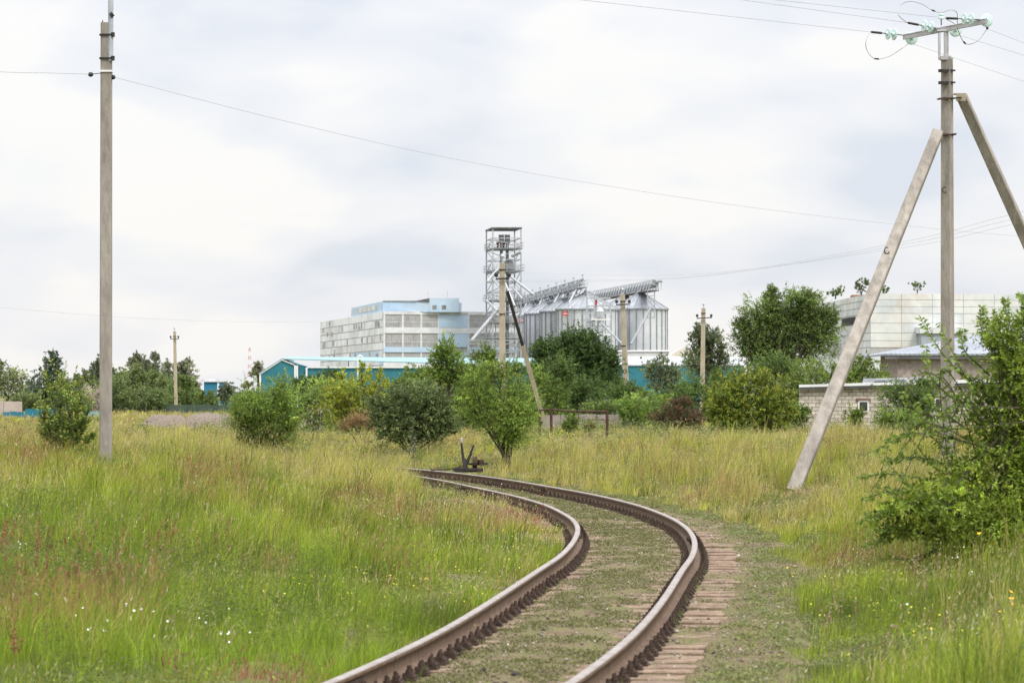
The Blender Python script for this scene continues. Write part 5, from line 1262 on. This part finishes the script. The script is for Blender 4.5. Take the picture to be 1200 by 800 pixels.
# --- bushes growing on the roof of the panel building
for i, (px, py, rx, ry, pal) in enumerate([(979, 340, 12, 7, GM), (1010, 332, 10, 12, [(.07, .10, .045), (.09, .12, .05)]), (1037, 339, 6, 5, GM), (1075, 334, 9, 6, [(.09, .12, .055), (.11, .14, .06)]), (948, 346, 8, 6, GM)]):
    d = 306; k = d / F; p = P(px, py, d); zt = Z(343.6, 300); b = (p.x, d, zt - .15)
    o = empty('roof_shrub', b, ['wide green shrub on the roof left of the strut', 'loose tall shrub on the roof, behind the strut of the right pole', 'small shrub on the roof just right of the strut', 'little lopsided shrub alone on the white panel roof', 'small shrub at the left end of the panel roof'][i], 'bush', 'shrubs growing on the panel building roof')
    lobes = [(Vector((p.x, d, p.z - ry * k * .25)), (rx * k * .8, rx * k * .6, ry * k * .95)), (Vector((p.x - rx * k * .5, d, p.z - ry * k * .2)), (rx * k * .5, rx * k * .4, ry * k * .5)), (Vector((p.x + rx * k * .5, d, p.z + ry * k * .1)), (rx * k * .45, rx * k * .4, ry * k * .5))]
    _, st, dr, ln = foliage(o, b, lobes, 2.6 * k, pal, 400 + i, dens=.6, rag=.6, zmin=zt - .1, up=.4); wood(o, b, lobes, .06, i, 1, (st, dr, ln))

# --- sapling left of the tall pole: long leafy shoots
def shoots_plant(kind, label, d, base_px, tips, L, pal, seed, m=26, r=.02, wr=.45, cat='bush', group=None, side=2, tipcol=None, spread=.35, sub=5, bushy=None):
    """plant built shoot by shoot; tips are photograph pixels"""
    g = np.random.default_rng(seed); rd = random.Random(seed); bx = X(base_px, d); b = Vector((bx, d, gz(bx, d))); o = empty(kind, b, label, cat, group)
    mb = MB(); PP_, LD, LL, CC = [], [], [], []
    def twig(a, e, r0, mm, lift):
        pts = [a.lerp(e, t) + Vector((0, 0, lift * t * (1 - t) * 4)) * (e - a).length for t in np.linspace(0, 1, 6)]
        mb.tube(pts, [r0 * (1 - .85 * t) for t in np.linspace(0, 1, 6)], 5); A = np.array([tuple(p) for p in pts])
        tt = np.linspace(.12, 1, mm); pos = np.stack([np.interp(tt * 5, range(6), A[:, i]) for i in range(3)], 1); dv = nrm(np.gradient(pos, axis=0)); sd = nrm(np.cross(dv, g.normal(size=3) + np.array([0, 0, 1.2])))
        sg = np.where(np.arange(mm) % 2, 1, -1)[:, None]; ld = nrm(dv * .55 + sd * sg * .8 + g.normal(size=(mm, 3)) * .3 + np.array([0, 0, -.1]))
        c = np.array(pal)[g.integers(len(pal))] * math.exp(g.normal() * .2); c = np.tile(c, (mm, 1)) * np.exp(g.normal(size=mm) * .15)[:, None]
        if tipcol is not None: w = sm(.5, 1, tt)[:, None] * .7; c = c * (1 - w) + np.array(tipcol) * w
        c = c * 1.4
        PP_.append(pos); LD.append(ld); LL.append(L * g.uniform(.65, 1.2, mm) * (1.1 - .35 * tt)); CC.append(c)
        return pts
    for (px, py, dd) in tips:
        e = P(px, py, d + dd); st = b + Vector((rd.uniform(-.12, .12), rd.uniform(-.12, .12), 0)); pts = twig(st, e, r, m, rd.uniform(.02, .12))
        for _ in range(sub):
            q = rd.uniform(.25, .95); a = Vector(pts[int(q * 5)]); ln = (e - st).length * rd.uniform(.15, .38)
            dv = ((e - st).normalized() + Vector((rd.uniform(-1, 1), rd.uniform(-1, 1), rd.uniform(-.3, .8))) * .8).normalized(); twig(a, a + dv * ln, r * .35, max(6, int(m * .5)), .05)
    pos = np.concatenate(PP_); n = len(pos); lln = np.concatenate(LL); V = leaf_geo(pos, np.concatenate(LD), lln, lln * wr, g); lo, stt = quads(n)
    npmesh('foliage', V, lo, stt, M['leaf'], np.repeat(np.concatenate(CC), 4, 0), o, origin=b); mb.build('stems', M['bark'], o, b); return o
tips = [(70, 436, 0), (64, 448, .3), (82, 448, .4), (58, 458, -.3), (94, 458, .2), (50, 470, .5), (108, 476, 0), (78, 462, -.4), (66, 470, .6), (104, 490, .3), (46, 484, 0), (86, 480, .2), (40, 500, .4), (112, 508, -.2), (70, 490, .5), (94, 502, 0), (56, 508, .2), (80, 496, .2), (46, 524, -.3), (96, 524, -.3), (60, 524, .4), (100, 466, .3), (74, 512, -.4)]
shoots_plant('elm_sapling', 'slender bright elm sapling standing just left of the tall pole', 68, 80, tips, .10, [(.10, .16, .03), (.14, .19, .035), (.075, .12, .028)], 41, m=34, tipcol=(.30, .32, .05), sub=13)
shoots_plant('elm_sapling', 'thin young elm shoots growing in the grass right of the left strut', 85, 985, [(985, 505, 0), (972, 518, .2), (998, 510, -.2), (1006, 520, 0), (978, 512, .3), (990, 520, 0), (966, 530, 0)], .09, G1, 42, m=16, sub=4)
shoots_plant('tall_weed', 'single tall pale weed stalk standing before the dark round bush', 100, 483, [(484, 501, 0), (480, 510, 0), (489, 512, 0)], .07, [(.20, .22, .13)], 43, m=14, sub=2)
# --- the near bush at the right edge
def near_bush():
    d = 38.5; bpx = 1185; g = np.random.default_rng(77)
    lobes = []
    for px, py, rx, ry, dd in [(1165, 575, 52, 42, 0), (1108, 592, 44, 22, -.5), (1196, 500, 42, 56, .3), (1162, 480, 24, 34, .2), (1200, 430, 40, 46, 0), (1085, 580, 26, 12, .2), (1045, 618, 24, 10, -.2), (1230, 400, 40, 40, .2), (1060, 598, 30, 15, -.3), (1180, 620, 50, 28, -.4), (1240, 560, 60, 80, 0), (1130, 625, 40, 18, 0), (1260, 470, 50, 70, 0), (1170, 395, 22, 18, 0)]:
        p = P(px, py, d + dd); k = d / F; lobes.append((Vector((p.x, d + dd, p.z)), (rx * k * .95, rx * k * .9, ry * k * .95)))
    bx = X(bpx, d); b = (bx, d, gz(bx, d)); o = empty('elm_bush', b, 'large near elm bush with long leafy branches at the right edge', 'bush')
    pal = [(.12, .18, .022), (.10, .155, .022), (.15, .20, .028), (.08, .125, .02)]
    _, st, dr, ln = foliage(o, b, lobes, .060, pal, 5, dens=1.9, shoot=1.0, m=20, droop=.25, up=.05, wr=.42, rag=.5, bias=.42, zmin=b[2] + .12, maxn=60000, lobevar=.06, tipcol=(.20, .26, .04), var=.35)
    wood(o, b, lobes, .05, 3, 5, (st, dr, ln), name='stems')
    # long arching branches that stick out of the crown
    mb = MB(); PP_, LD, LL, CC = [], [], [], []
    for pts in [[(1150, 470), (1125, 430), (1100, 378)], [(1120, 470), (1090, 440), (1085, 405)], [(1170, 420), (1150, 385), (1150, 360)], [(1190, 400), (1180, 370), (1178, 350)], [(1140, 450), (1105, 415), (1078, 372)], [(1100, 590), (1050, 600), (1005, 612)], [(1110, 575), (1050, 575), (1008, 585)], [(1110, 600), (1060, 625), (1015, 640)], [(1080, 560), (1040, 555), (1005, 560)], [(1130, 500), (1100, 480), (1085, 462)], [(1150, 600), (1100, 640), (1060, 665)], [(1140, 520), (1095, 505), (1075, 490)], [(1100, 540), (1070, 535), (1040, 540)], [(1200, 380), (1200, 355), (1196, 345)], [(1130, 610), (1085, 650), (1030, 655)], [(1160, 440), (1130, 410), (1128, 385)], [(1120, 560), (1070, 590), (1020, 600)], [(1120, 620), (1080, 620), (1030, 622)]] + [[(1170 + g.uniform(-30, 40), 560 + g.uniform(-90, 60)), (1110 + g.uniform(-30, 30), 540 + g.uniform(-110, 90)), (1050 + g.uniform(-35, 70), 545 + g.uniform(-110, 100))] for _ in range(24)]:
        K = np.array([tuple(P(a, q, d + g.normal() * .25)) for a, q in pts]); c = hermite(K, 8); mb.tube([Vector(v) for v in c], list(np.linspace(.010, .003, len(c))), 5)
        m = 84; tt = np.linspace(.05, 1, m); pos = np.stack([np.interp(tt * (len(c) - 1), range(len(c)), c[:, i]) for i in range(3)], 1); dv = nrm(np.gradient(pos, axis=0))
        sd = nrm(np.cross(dv, g.normal(size=(m, 3)) * .5 + np.array([0, -.5, 1.0]))); sg = np.where(np.arange(m) % 2, 1, -1)[:, None]
        PP_.append(pos); LD.append(nrm(dv * .5 + sd * sg * .9 + g.normal(size=(m, 3)) * .25 + np.array([0, 0, -.2]))); LL.append(g.uniform(.05, .085, m)); CC.append(np.array(pal)[g.integers(4, size=m)] * 1.6)
    pos = np.concatenate(PP_); n = len(pos); lln = np.concatenate(LL); V = leaf_geo(pos, np.concatenate(LD), lln, lln * .45, g); lo, stt = quads(n)
    br = mb.build('branches', M['bark'], o, b); npmesh('leaves', V, lo, stt, M['leaf'], np.repeat(np.concatenate(CC), 4, 0), br, origin=b)
near_bush()

# ================================================================== GRASS
def field_points(g, bands):
    out = []
    for y0, y1, dens, par in bands:
        wid = lambda y: .18 * y + 1.6
        A = (wid(y0) + wid(y1)) * (y1 - y0); n = int(A * dens)
        y = g.uniform(y0, y1, int(n * 1.5)); x = g.uniform(-1, 1, len(y)) * wid(y1); ok = np.abs(x) < wid(y); x, y = x[ok][:n], y[ok][:n]
        out.append((x, y, np.full(len(x), par)))
    return [np.concatenate([o[i] for o in out]) for i in range(3)]
# one entry per band: (near, far, tufts per m2, blade width)
g = np.random.default_rng(5)
BL = 14
x, y, w = field_points(g, [(15, 23, 85, .0030), (23, 32, 75, .0035), (32, 45, 50, .0048), (45, 70, 32, .0060), (70, 110, 22, .0075), (110, 170, 7, .015), (170, 290, 1.5, .04)])
lat = lateral(x, y)
edge_r = 1.65 + .45 * (1 - sm(50, 78, y)) + (fbm(x * .8, y * .8, 31, 3) - .5) * 1.1
edge_l = -(.98 + (fbm(x * 1.2, y * 1.2, 33, 2) - .5) * .25)
ok = np.where(lat > 0, lat > edge_r, lat < edge_l) | ((y > 89) & (x < 0))
x, y, w, lat = x[ok], y[ok], w[ok], lat[ok]; z = terrain(x, y, lat)
al = np.abs(lat)
marg = np.where((y > 89) & (x < 0), .9, 1.0) * np.where(lat > 0, (.34 + .66 * sm(0, 1.8, lat - (edge_r[ok]))), .42 + .58 * sm(.0, 1.5, al - 1.0))
big = fbm(x * .22, y * .13, 41, 3); fine = fbm(x * 1.1, y * .8, 43, 3); red = fbm(x * .5, y * .25, 47, 3)
straw = np.clip(.08 + .85 * sm(36, 80, y) + (big - .5) * 1.7 + np.where(lat > 0, .12, -.05), 0, 1)
lush = np.clip(1 - sm(26, 60, y) + (fine - .5) * 1.2, 0, 1) * np.where(lat < 0, 1, .6)
keep = g.random(len(x)) < (.45 + .75 * fine)
def sel(*a): return [q[keep] for q in a]
x, y, w, lat, z, marg, big, fine, red, straw, lush = sel(x, y, w, lat, z, marg, big, fine, red, straw, lush)
nt_ = len(x); hh = (.17 + .27 * fine + .13 * straw) * (.22 + .78 * marg) * np.exp(g.normal(size=nt_) * .18)
hh *= (1 - .5 * sm(46, 62, y) * (1 - sm(2.5, 8, -lat)) * (lat < 0) * (y < 100) * (x / y > -.028)) * (1 + .45 * (x / y < -.030) * (y > 76) * (y < 104) * (np.abs(lat) < 6)) * (1 - .45 * sm(75, 105, y)) * (.55 + .85 * sm(.38, .66, fbm(x * .9, y * .45, 91, 3)))
for qx, qy in ((X(124, 65.5), 65.5), (X(932, 66), 66), (X(1110, 72), 72)):
    hh *= 1 - .62 * (1 - sm(.35, 1.0, np.abs(x - qx * y / qy))) * (y > qy - 9) * (y < qy + .6)
ga = np.array([.215, .305, .028]); gb = np.array([.275, .305, .038]); gc = np.array([.43, .375, .115]); gd = np.array([.115, .165, .028]); gr = np.array([.33, .20, .09])
isstraw = g.random(nt_) < straw * .72; isred = (g.random(nt_) < .50 * sm(.58, .74, red) * np.where(lat < 0, 1, .6) * (y > 24)); isdark = g.random(nt_) < .10 + .38 * sm(.58, .72, fbm(x * .7, y * .35, 51, 3))
lu = lush[:, None]; tc = gb * (1 - lu) + ga * lu; tc = tc * (1 + .35 * straw[:, None]) 
tc = np.where(isdark[:, None], gd, tc); tc = np.where(isstraw[:, None], gc * (.75 + .4 * g.random(nt_))[:, None], tc); tc = np.where(isred[:, None], gr, tc)
hh = hh * np.where(isdark, 1.25, 1.0); tc = tc * (np.exp(g.normal(size=nt_) * .17) * (.80 + .40 * fbm(x * .6, y * .35, 93, 4)))[:, None]
def build_grass(name, x, y, z, hh, w, tc, nb, g, label, spread=.055, lean=.5, isstraw=None):
    n = len(x) * nb; X_, Y_, Z_ = [np.repeat(q, nb) for q in (x, y, z)]; sp = spread * (1 + np.repeat(w, nb) * 25)
    a = g.uniform(0, 2 * np.pi, n); rr = np.abs(g.normal(size=n)) * sp; X_ += np.cos(a) * rr; Y_ += np.sin(a) * rr
    h = np.repeat(hh, nb) * g.uniform(.45, 1.2, n); ww = np.repeat(w, nb) * g.uniform(.7, 1.3, n)
    a2 = a + g.normal(size=n) * .8; ln = lean * g.uniform(.1, 1, n); windx = .10
    dx = np.cos(a2) * ln * h + windx * h; dy = np.sin(a2) * ln * h
    f = g.uniform(0, np.pi, n); sx = np.cos(f) * ww; sy = np.sin(f) * ww
    V = np.empty((n, 5, 3)); b = np.stack([X_, Y_, Z_ - .03], 1); s = np.stack([sx, sy, sx * 0], 1)
    mid = b + np.stack([dx * .35, dy * .35, h * .6], 1); tip = b + np.stack([dx, dy, h * (1 - .25 * ln)], 1)
    V[:, 0] = b - s * .7; V[:, 1] = b + s * .7; V[:, 2] = mid + s * .6; V[:, 3] = mid - s * .6; V[:, 4] = tip
    i = np.arange(n)[:, None] * 5; lo = np.concatenate([i + np.array([0, 1, 2, 3]), i + np.array([3, 2, 4])], 1).ravel()
    st = (np.arange(n)[:, None] * 7 + np.array([0, 4])).ravel()
    c = np.repeat(tc, nb, 0) * np.exp(g.normal(size=n) * .15)[:, None]; 
    if isstraw is not None:
        pass
    o = npmesh(name, V.reshape(-1, 3), lo, st, M['grass'], np.repeat(c, 5, 0)); tag(o, label, 'grass', kind='stuff'); return tip, h
tip, hb = build_grass('tall_grass', x, y, z, hh, w, tc, BL, g, 'tall green and straw coloured grass on both sides of the track')
# seed heads on the straw coloured tufts
tp = tip.reshape(nt_, BL, 3); hb = hb.reshape(nt_, BL)
def seedheads(mask, per, L, W, col, label, name, seed, up=1.0):
    g = np.random.default_rng(seed); idx = np.nonzero(mask)[0]; P0 = tp[idx][:, :per].reshape(-1, 3); n = len(P0); ww = np.repeat(w[idx], per)
    P0 = P0 + np.stack([g.normal(size=n) * .02, g.normal(size=n) * .02, g.uniform(-.02, .07, n)], 1)
    ld = nrm(g.normal(size=(n, 3)) * .35 + np.array([.25, 0, up])); LL = L * g.uniform(.6, 1.3, n) * (1 + ww * 20); WW = W * g.uniform(.7, 1.3, n) * (1 + ww * 60)
    V = leaf_geo(P0, ld, LL, WW, g, .05); lo, st = quads(n); c = np.array(col)[g.integers(len(col), size=n)] * np.exp(g.normal(size=n) * .15)[:, None]
    o = npmesh(name, V, lo, st, M['grass'], np.repeat(c, 4, 0)); tag(o, label, 'grass', kind='stuff')
seedheads(isstraw & (y > 22), 5, .055, .007, [(.52, .46, .26), (.46, .40, .20), (.42, .32, .19), (.55, .48, .30)], 'feathery pale seed heads above the dry grass', 'seed_heads', 9)
seedheads(isred & (fine > .45), 6, .07, .009, [(.30, .13, .07), (.36, .19, .11), (.24, .10, .06)], 'rust red sorrel seed stalks among the grass', 'sorrel_heads', 10)
# broad leaved weeds mixed into the grass
def weeds(name, n, fn, Lr, cols, label, seed, hmax=.3, per=16, cat='weeds', wr=.45, spread=.10):
    g = np.random.default_rng(seed); x, y = fn(g, n); lat = lateral(x, y)
    zz = np.where(np.abs(lat) < 2.05, bed_z(lat, x, y), terrain(x, y, lat)); m = len(x); N = m * per
    X_, Y_, Z_ = [np.repeat(q, per) for q in (x, y, zz)]; a = g.uniform(0, 2 * np.pi, N); r = np.abs(g.normal(size=N)) * spread; hz = hmax * g.random(N) * np.repeat(g.uniform(.4, 1, m), per)
    ps = np.stack([X_ + np.cos(a) * r, Y_ + np.sin(a) * r, Z_ + hz], 1); ld = nrm(np.stack([np.cos(a), np.sin(a), g.uniform(-.1, 1.1, N)], 1)); LL = g.uniform(*Lr, N) * (1 + np.maximum(0, Y_ - 40) * .012)
    V = leaf_geo(ps, ld, LL, LL * wr, g, .1); lo, st = quads(N); c = np.repeat(np.array(cols)[g.integers(len(cols), size=m)], per, 0) * np.exp(g.normal(size=N) * .18)[:, None]
    o = npmesh(name, V, lo, st, M['grass'], np.repeat(c, 4, 0)); tag(o, label, cat, kind='stuff')
def in_field(g, n, y0=18, y1=110, thr=.52):
    y = y0 * (y1 / y0) ** g.random(n * 4); x = g.uniform(-1, 1, n * 4) * (.18 * y + 1.5); lat = lateral(x, y)
    ok = ((lat > 2.4) | (lat < -1.25)) & (fbm(x * .5, y * .3, 61, 3) > thr); return x[ok][:n], y[ok][:n]
weeds('wormwood', 2000, in_field, (.018, .038), [(.15, .20, .05), (.18, .22, .065), (.17, .20, .085), (.12, .17, .04)], 'bushy green weeds scattered through the grass', 71, .44, 60, spread=.11, wr=.28)
weeds('wormwood', 500, lambda g, n: in_field(g, n, 92, 150, .44), (.03, .06), [(.13, .18, .05), (.16, .21, .06), (.10, .15, .045), (.19, .20, .08)], 'loose green weed clumps around the feet of the bushes', 76, .75, 60, spread=.28, wr=.35)
def sage(g, n):
    y = 22 * (90 / 22) ** g.random(n * 6); x = g.uniform(-1, 1, n * 6) * (.18 * y + 1.5); lat = lateral(x, y)
    ok = ((lat > 2.6) | (lat < -2.2)) & (fbm(x * .4 + 9, y * .22, 67, 3) > .60); return x[ok][:n], y[ok][:n]
weeds('wormwood', 600, sage, (.02, .042), [(.09, .13, .04), (.12, .155, .05)], 'darker taller weed clumps rising above the grass', 72, .56, 130, spread=.15, wr=.25)
def on_bed(g, n):
    s = SL[:len(CL)]; i = (len(CL) - 320) * g.random(n * 3) ** 1.4 + 70; i = i.astype(int); lt = np.where(g.random(len(i)) < .6, g.uniform(-.68, .68, len(i)), g.uniform(.95, 4.0, len(i)))
    x = CL[i, 0] + NR[i, 0] * lt; y = CL[i, 1] + NR[i, 1] * lt; f = fbm(x * 1.6, y * 1.6, 81, 4)
    ok = (f > .46) | ((lt > 1.6) & (f > .36)); ok &= ~((np.abs(lt - 1.15) < .35) & (f < .56)); return x[ok][:n], y[ok][:n]
weeds('ground_weeds', 14000, on_bed, (.015, .034), [(.17, .18, .065), (.19, .185, .085), (.15, .165, .055), (.22, .20, .11), (.14, .14, .055)], 'low creeping weeds over the gravel between and beside the rails', 73, .035, 12, wr=.5, spread=.055)
weeds('leafy_weeds', 2600, lambda g, n: in_field(g, n, 18, 75, .40), (.022, .05), [(.21, .26, .05), (.25, .27, .06), (.18, .24, .05)], 'light green leafy weeds mixed low into the grass', 74, .26, 22, spread=.09, wr=.5)
def shoulder(g, n):
    i = ((len(CL) - 320) * g.random(n) ** 1.4 + 70).astype(int); lt = 1.55 + 2.6 * g.random(n); x = CL[i, 0] + NR[i, 0] * lt; y = CL[i, 1] + NR[i, 1] * lt
    ok = fbm(x * 1.3, y * 1.3, 87, 3) > .40; return x[ok], y[ok]
weeds('shoulder_weeds', 9000, shoulder, (.02, .045), [(.20, .24, .07), (.24, .25, .09), (.17, .21, .06), (.22, .24, .12)], 'grey green weeds creeping over the right shoulder of the track', 75, .08, 16, wr=.4, spread=.07)
# verge: short dry grass between weeds and tall grass
def verge(g, n):
    i = ((len(CL) - 320) * g.random(n) ** 1.3 + 70).astype(int); lt = np.where(g.random(n) < .84, 1.1 + 4.2 * g.random(n) ** .8, g.uniform(-.6, .6, n))
    x = CL[i, 0] + NR[i, 0] * lt; y = CL[i, 1] + NR[i, 1] * lt; f = fbm(x * 1.2, y * 1.2, 83, 3); ok = f > .42; return x[ok], y[ok], lt[ok]
vx, vy, vl = verge(g, 48000); vz = np.where(np.abs(vl) < 2.05, bed_z(vl, vx, vy), terrain(vx, vy, vl))
vc = np.array([(.15, .19, .05), (.22, .21, .09), (.12, .17, .04), (.27, .23, .12)])[g.integers(4, size=len(vx))]
build_grass('short_grass', vx, vy, vz, np.where(vl > 1, g.uniform(.025, .10, len(vx)) * (.7 + .5 * sm(2, 4, vl)), g.uniform(.015, .045, len(vx))), np.full(len(vx), .0035) * (1 + np.maximum(0, vy - 30) * .03), vc, 8, g, 'short trampled grass beside and between the rails', .04, .9)
def tufts_by_rail():
    i = (len(CL) * g.random(420)).astype(int).clip(60, len(CL) - 60); sd = np.where(g.random(420) < .5, -.797, .797); lt = sd + np.where(g.random(420) < .5, -1, 1) * g.uniform(.07, .16, 420)
    x = CL[i, 0] + NR[i, 0] * lt; y = CL[i, 1] + NR[i, 1] * lt
    build_grass('rail_side_grass', x, y, bed_z(lt, x, y), g.uniform(.07, .22, 420), np.full(420, .005), np.tile([.15, .22, .045], (420, 1)), 9, g, 'small green tufts growing against the rails', .03, .6)
tufts_by_rail()
# rusty dock stalks standing in clumps
def stalks(name, label, spots, seed, cols, h=.45, per=14):
    g = np.random.default_rng(seed); A = []; D = []; Ls = []; Ws = []; Cc = []
    for px, py, n, spx in spots:
        for _ in range(n):
            q = ground(px + g.normal() * spx, py + g.normal() * spx * .35); hh_ = h * g.uniform(.6, 1.2); le = np.array([g.normal() * .16 + .08, g.normal() * .16, 1.0]); le /= np.linalg.norm(le)
            base = np.array(tuple(q)); A.append(base); D.append(le); Ls.append(hh_); Ws.append(.008); Cc.append((.22, .16, .07))
            for k in range(per):
                t = .5 + .5 * (k + .5) / per; A.append(base + le * hh_ * t); dd = g.normal(size=3) * .7 + le * .8; D.append(dd / np.linalg.norm(dd)); Ls.append(.05 * (1.2 - .5 * t)); Ws.append(.016); Cc.append(np.array(cols[g.integers(len(cols))]) * g.uniform(.7, 1.2))
    A, D, Ls, Ws, Cc = map(np.array, (A, D, Ls, Ws, Cc)); V = leaf_geo(A, D, Ls, Ws, g, .03); lo, st = quads(len(A)); o = npmesh(name, V, lo, st, M['grass'], np.repeat(Cc, 4, 0)); tag(o, label, 'weeds', kind='stuff')
stalks('dock_stalks', 'clumps of rust red dock seed stalks in the left grass', [(20, 655, 26, 28), (185, 650, 16, 22), (110, 665, 10, 30), (60, 700, 12, 30), (150, 545, 22, 12), (165, 620, 8, 10), (20, 790, 4, 8), (250, 665, 6, 30)], 91, [(.30, .12, .06), (.24, .10, .05), (.36, .18, .10)], .42)
stalks('dry_stalks', 'tan dry grass ears and stalks rising over the field', [(300, 560, 26, 90), (520, 610, 12, 50), (430, 540, 14, 30), (1080, 700, 26, 60), (1010, 760, 16, 60), (880, 590, 26, 40), (700, 540, 30, 60), (200, 700, 18, 60), (1160, 760, 16, 30), (950, 560, 20, 40), (430, 600, 20, 80)], 92, [(.38, .30, .17), (.44, .36, .22), (.30, .21, .12)], .40, 10)
# flowers
def flowers(name, label, spots, rad, col, seed, hgt=.3, cat='flowers'):
    g = np.random.default_rng(seed); V = []; n = 0
    for px, py, cnt, sx, sy in spots:
        for _ in range(cnt):
            q = ground(px + g.normal() * sx, py + g.normal() * sy); c = np.array(tuple(q)) + np.array([0, 0, hgt * g.uniform(.7, 1.15)]); nn = g.normal(size=3) * .5 + np.array([0, -.5, .8]); nn /= np.linalg.norm(nn)
            a = np.cross(nn, [1, 0, 0]); a /= np.linalg.norm(a); b = np.cross(nn, a); r = rad * g.uniform(.6, 1.3)
            for k in range(10):
                t = 2 * np.pi * k / 10; V.append(c + (a * np.cos(t) + b * np.sin(t)) * r * (1.15 if k % 2 else .7) + nn * (r * .2 if k % 2 else 0))
            n += 1
    o = npmesh(name, np.array(V), np.arange(n * 10), np.arange(n) * 10, mat(name + '_petals', col, tuple(min(1, c * 1.15 + .01) for c in col), 3, .6)); tag(o, label, cat, kind='stuff')
flowers('white_flowers', 'small white flowers dotted through the foreground grass', [(25, 672, 7, 9, 7), (95, 775, 10, 16, 10), (200, 765, 9, 35, 8), (142, 750, 4, 8, 4), (30, 735, 4, 15, 4), (462, 628, 6, 5, 4), (230, 585, 5, 14, 5), (330, 575, 6, 30, 8), (390, 565, 4, 20, 4), (1130, 690, 7, 14, 12), (1062, 735, 2, 4, 2), (270, 790, 6, 20, 6), (1150, 780, 8, 25, 12), (580, 600, 4, 20, 8), (370, 560, 5, 40, 6)], .0095, (.72, .72, .68), 95, .30)
flowers('white_flowers', 'patch of larger white blossoms beyond the field near the gravel heap', [(380, 492, 14, 5, 2.5), (300, 480, 5, 12, 3), (322, 500, 2, 2, 2)], .07, (.70, .70, .70), 96, .35)
flowers('yellow_flowers', 'small yellow flowers spread through the grass', [(590, 640, 90, 30, 14), (540, 665, 70, 40, 16), (470, 690, 70, 60, 16), (440, 720, 60, 60, 14), (350, 700, 40, 60, 20), (520, 580, 30, 30, 6), (1000, 700, 50, 50, 30), (1080, 760, 60, 60, 25), (900, 600, 20, 40, 8), (620, 590, 40, 20, 10), (780, 570, 12, 30, 5)], .008, (.55, .50, .03), 97, .26)
flowers('orange_flowers', 'flat orange yellow tansy flower heads before the right bush', [(1142, 645, 4, 4, 1.5), (1140, 665, 10, 9, 5), (1033, 665, 3, 3, 1), (1185, 658, 3, 3, 2), (925, 712, 3, 4, 3), (1180, 765, 4, 8, 5), (1150, 672, 6, 6, 4)], .020, (.75, .42, .02), 98, .45)
# stones
def stones(name, n, col, r0, r1, label, seed, latr=(-.72, 2.4)):
    g = np.random.default_rng(seed); i = ((len(CL) - 300) * g.random(n) ** 1.5 + 70).astype(int); lt = g.uniform(*latr, n); x = CL[i, 0] + NR[i, 0] * lt; y = CL[i, 1] + NR[i, 1] * lt; z = np.where(np.abs(lt) < 2.05, bed_z(lt, x, y), terrain(x, y, lt))
    octa = np.array([(1, 0, 0), (0, 1, 0), (-1, 0, 0), (0, -1, 0), (0, 0, .75), (0, 0, -.75)], float); fs = np.array([(0, 1, 4), (1, 2, 4), (2, 3, 4), (3, 0, 4), (1, 0, 5), (2, 1, 5), (3, 2, 5), (0, 3, 5)])
    r = np.exp(g.uniform(np.log(r0), np.log(r1), n)); V = octa[None] * (r[:, None, None]) * g.uniform(.6, 1.3, (n, 6, 1)); a = g.uniform(0, 6.28, n); ca, sa = np.cos(a)[:, None], np.sin(a)[:, None]
    V = np.stack([V[..., 0] * ca - V[..., 1] * sa, V[..., 0] * sa + V[..., 1] * ca, V[..., 2]], -1) + np.stack([x, y, z + r * .3], 1)[:, None]
    lo = (np.arange(n)[:, None, None] * 6 + fs).ravel(); c = np.repeat(np.array(col)[g.integers(len(col), size=n)] * g.uniform(.7, 1.2, (n, 1)), 6, 0)
    o = npmesh(name, V.reshape(-1, 3), lo, np.arange(n * 8) * 3, STONE, c); tag(o, label, 'stones', kind='stuff')
STONE = bpy.data.materials.new('track_stone'); STONE.use_nodes = True
_a = STONE.node_tree.nodes.new('ShaderNodeAttribute'); _a.attribute_name = 'Col'; STONE.node_tree.links.new(_a.outputs['Color'], STONE.node_tree.nodes['Principled BSDF'].inputs['Base Color']); STONE.node_tree.nodes['Principled BSDF'].inputs['Roughness'].default_value = .95
stones('gravel', 7000, [(.26, .22, .17), (.20, .16, .12), (.33, .29, .24), (.15, .11, .085)], .008, .028, 'small brown stones lying over the track bed', 101)
stones('pale_stones', 45, [(.55, .53, .50), (.62, .60, .56)], .012, .03, 'a few pale stones between the rails', 102)
stones('coal_lumps', 40, [(.03, .025, .022)], .015, .04, 'a few dark lumps between the rails', 103)
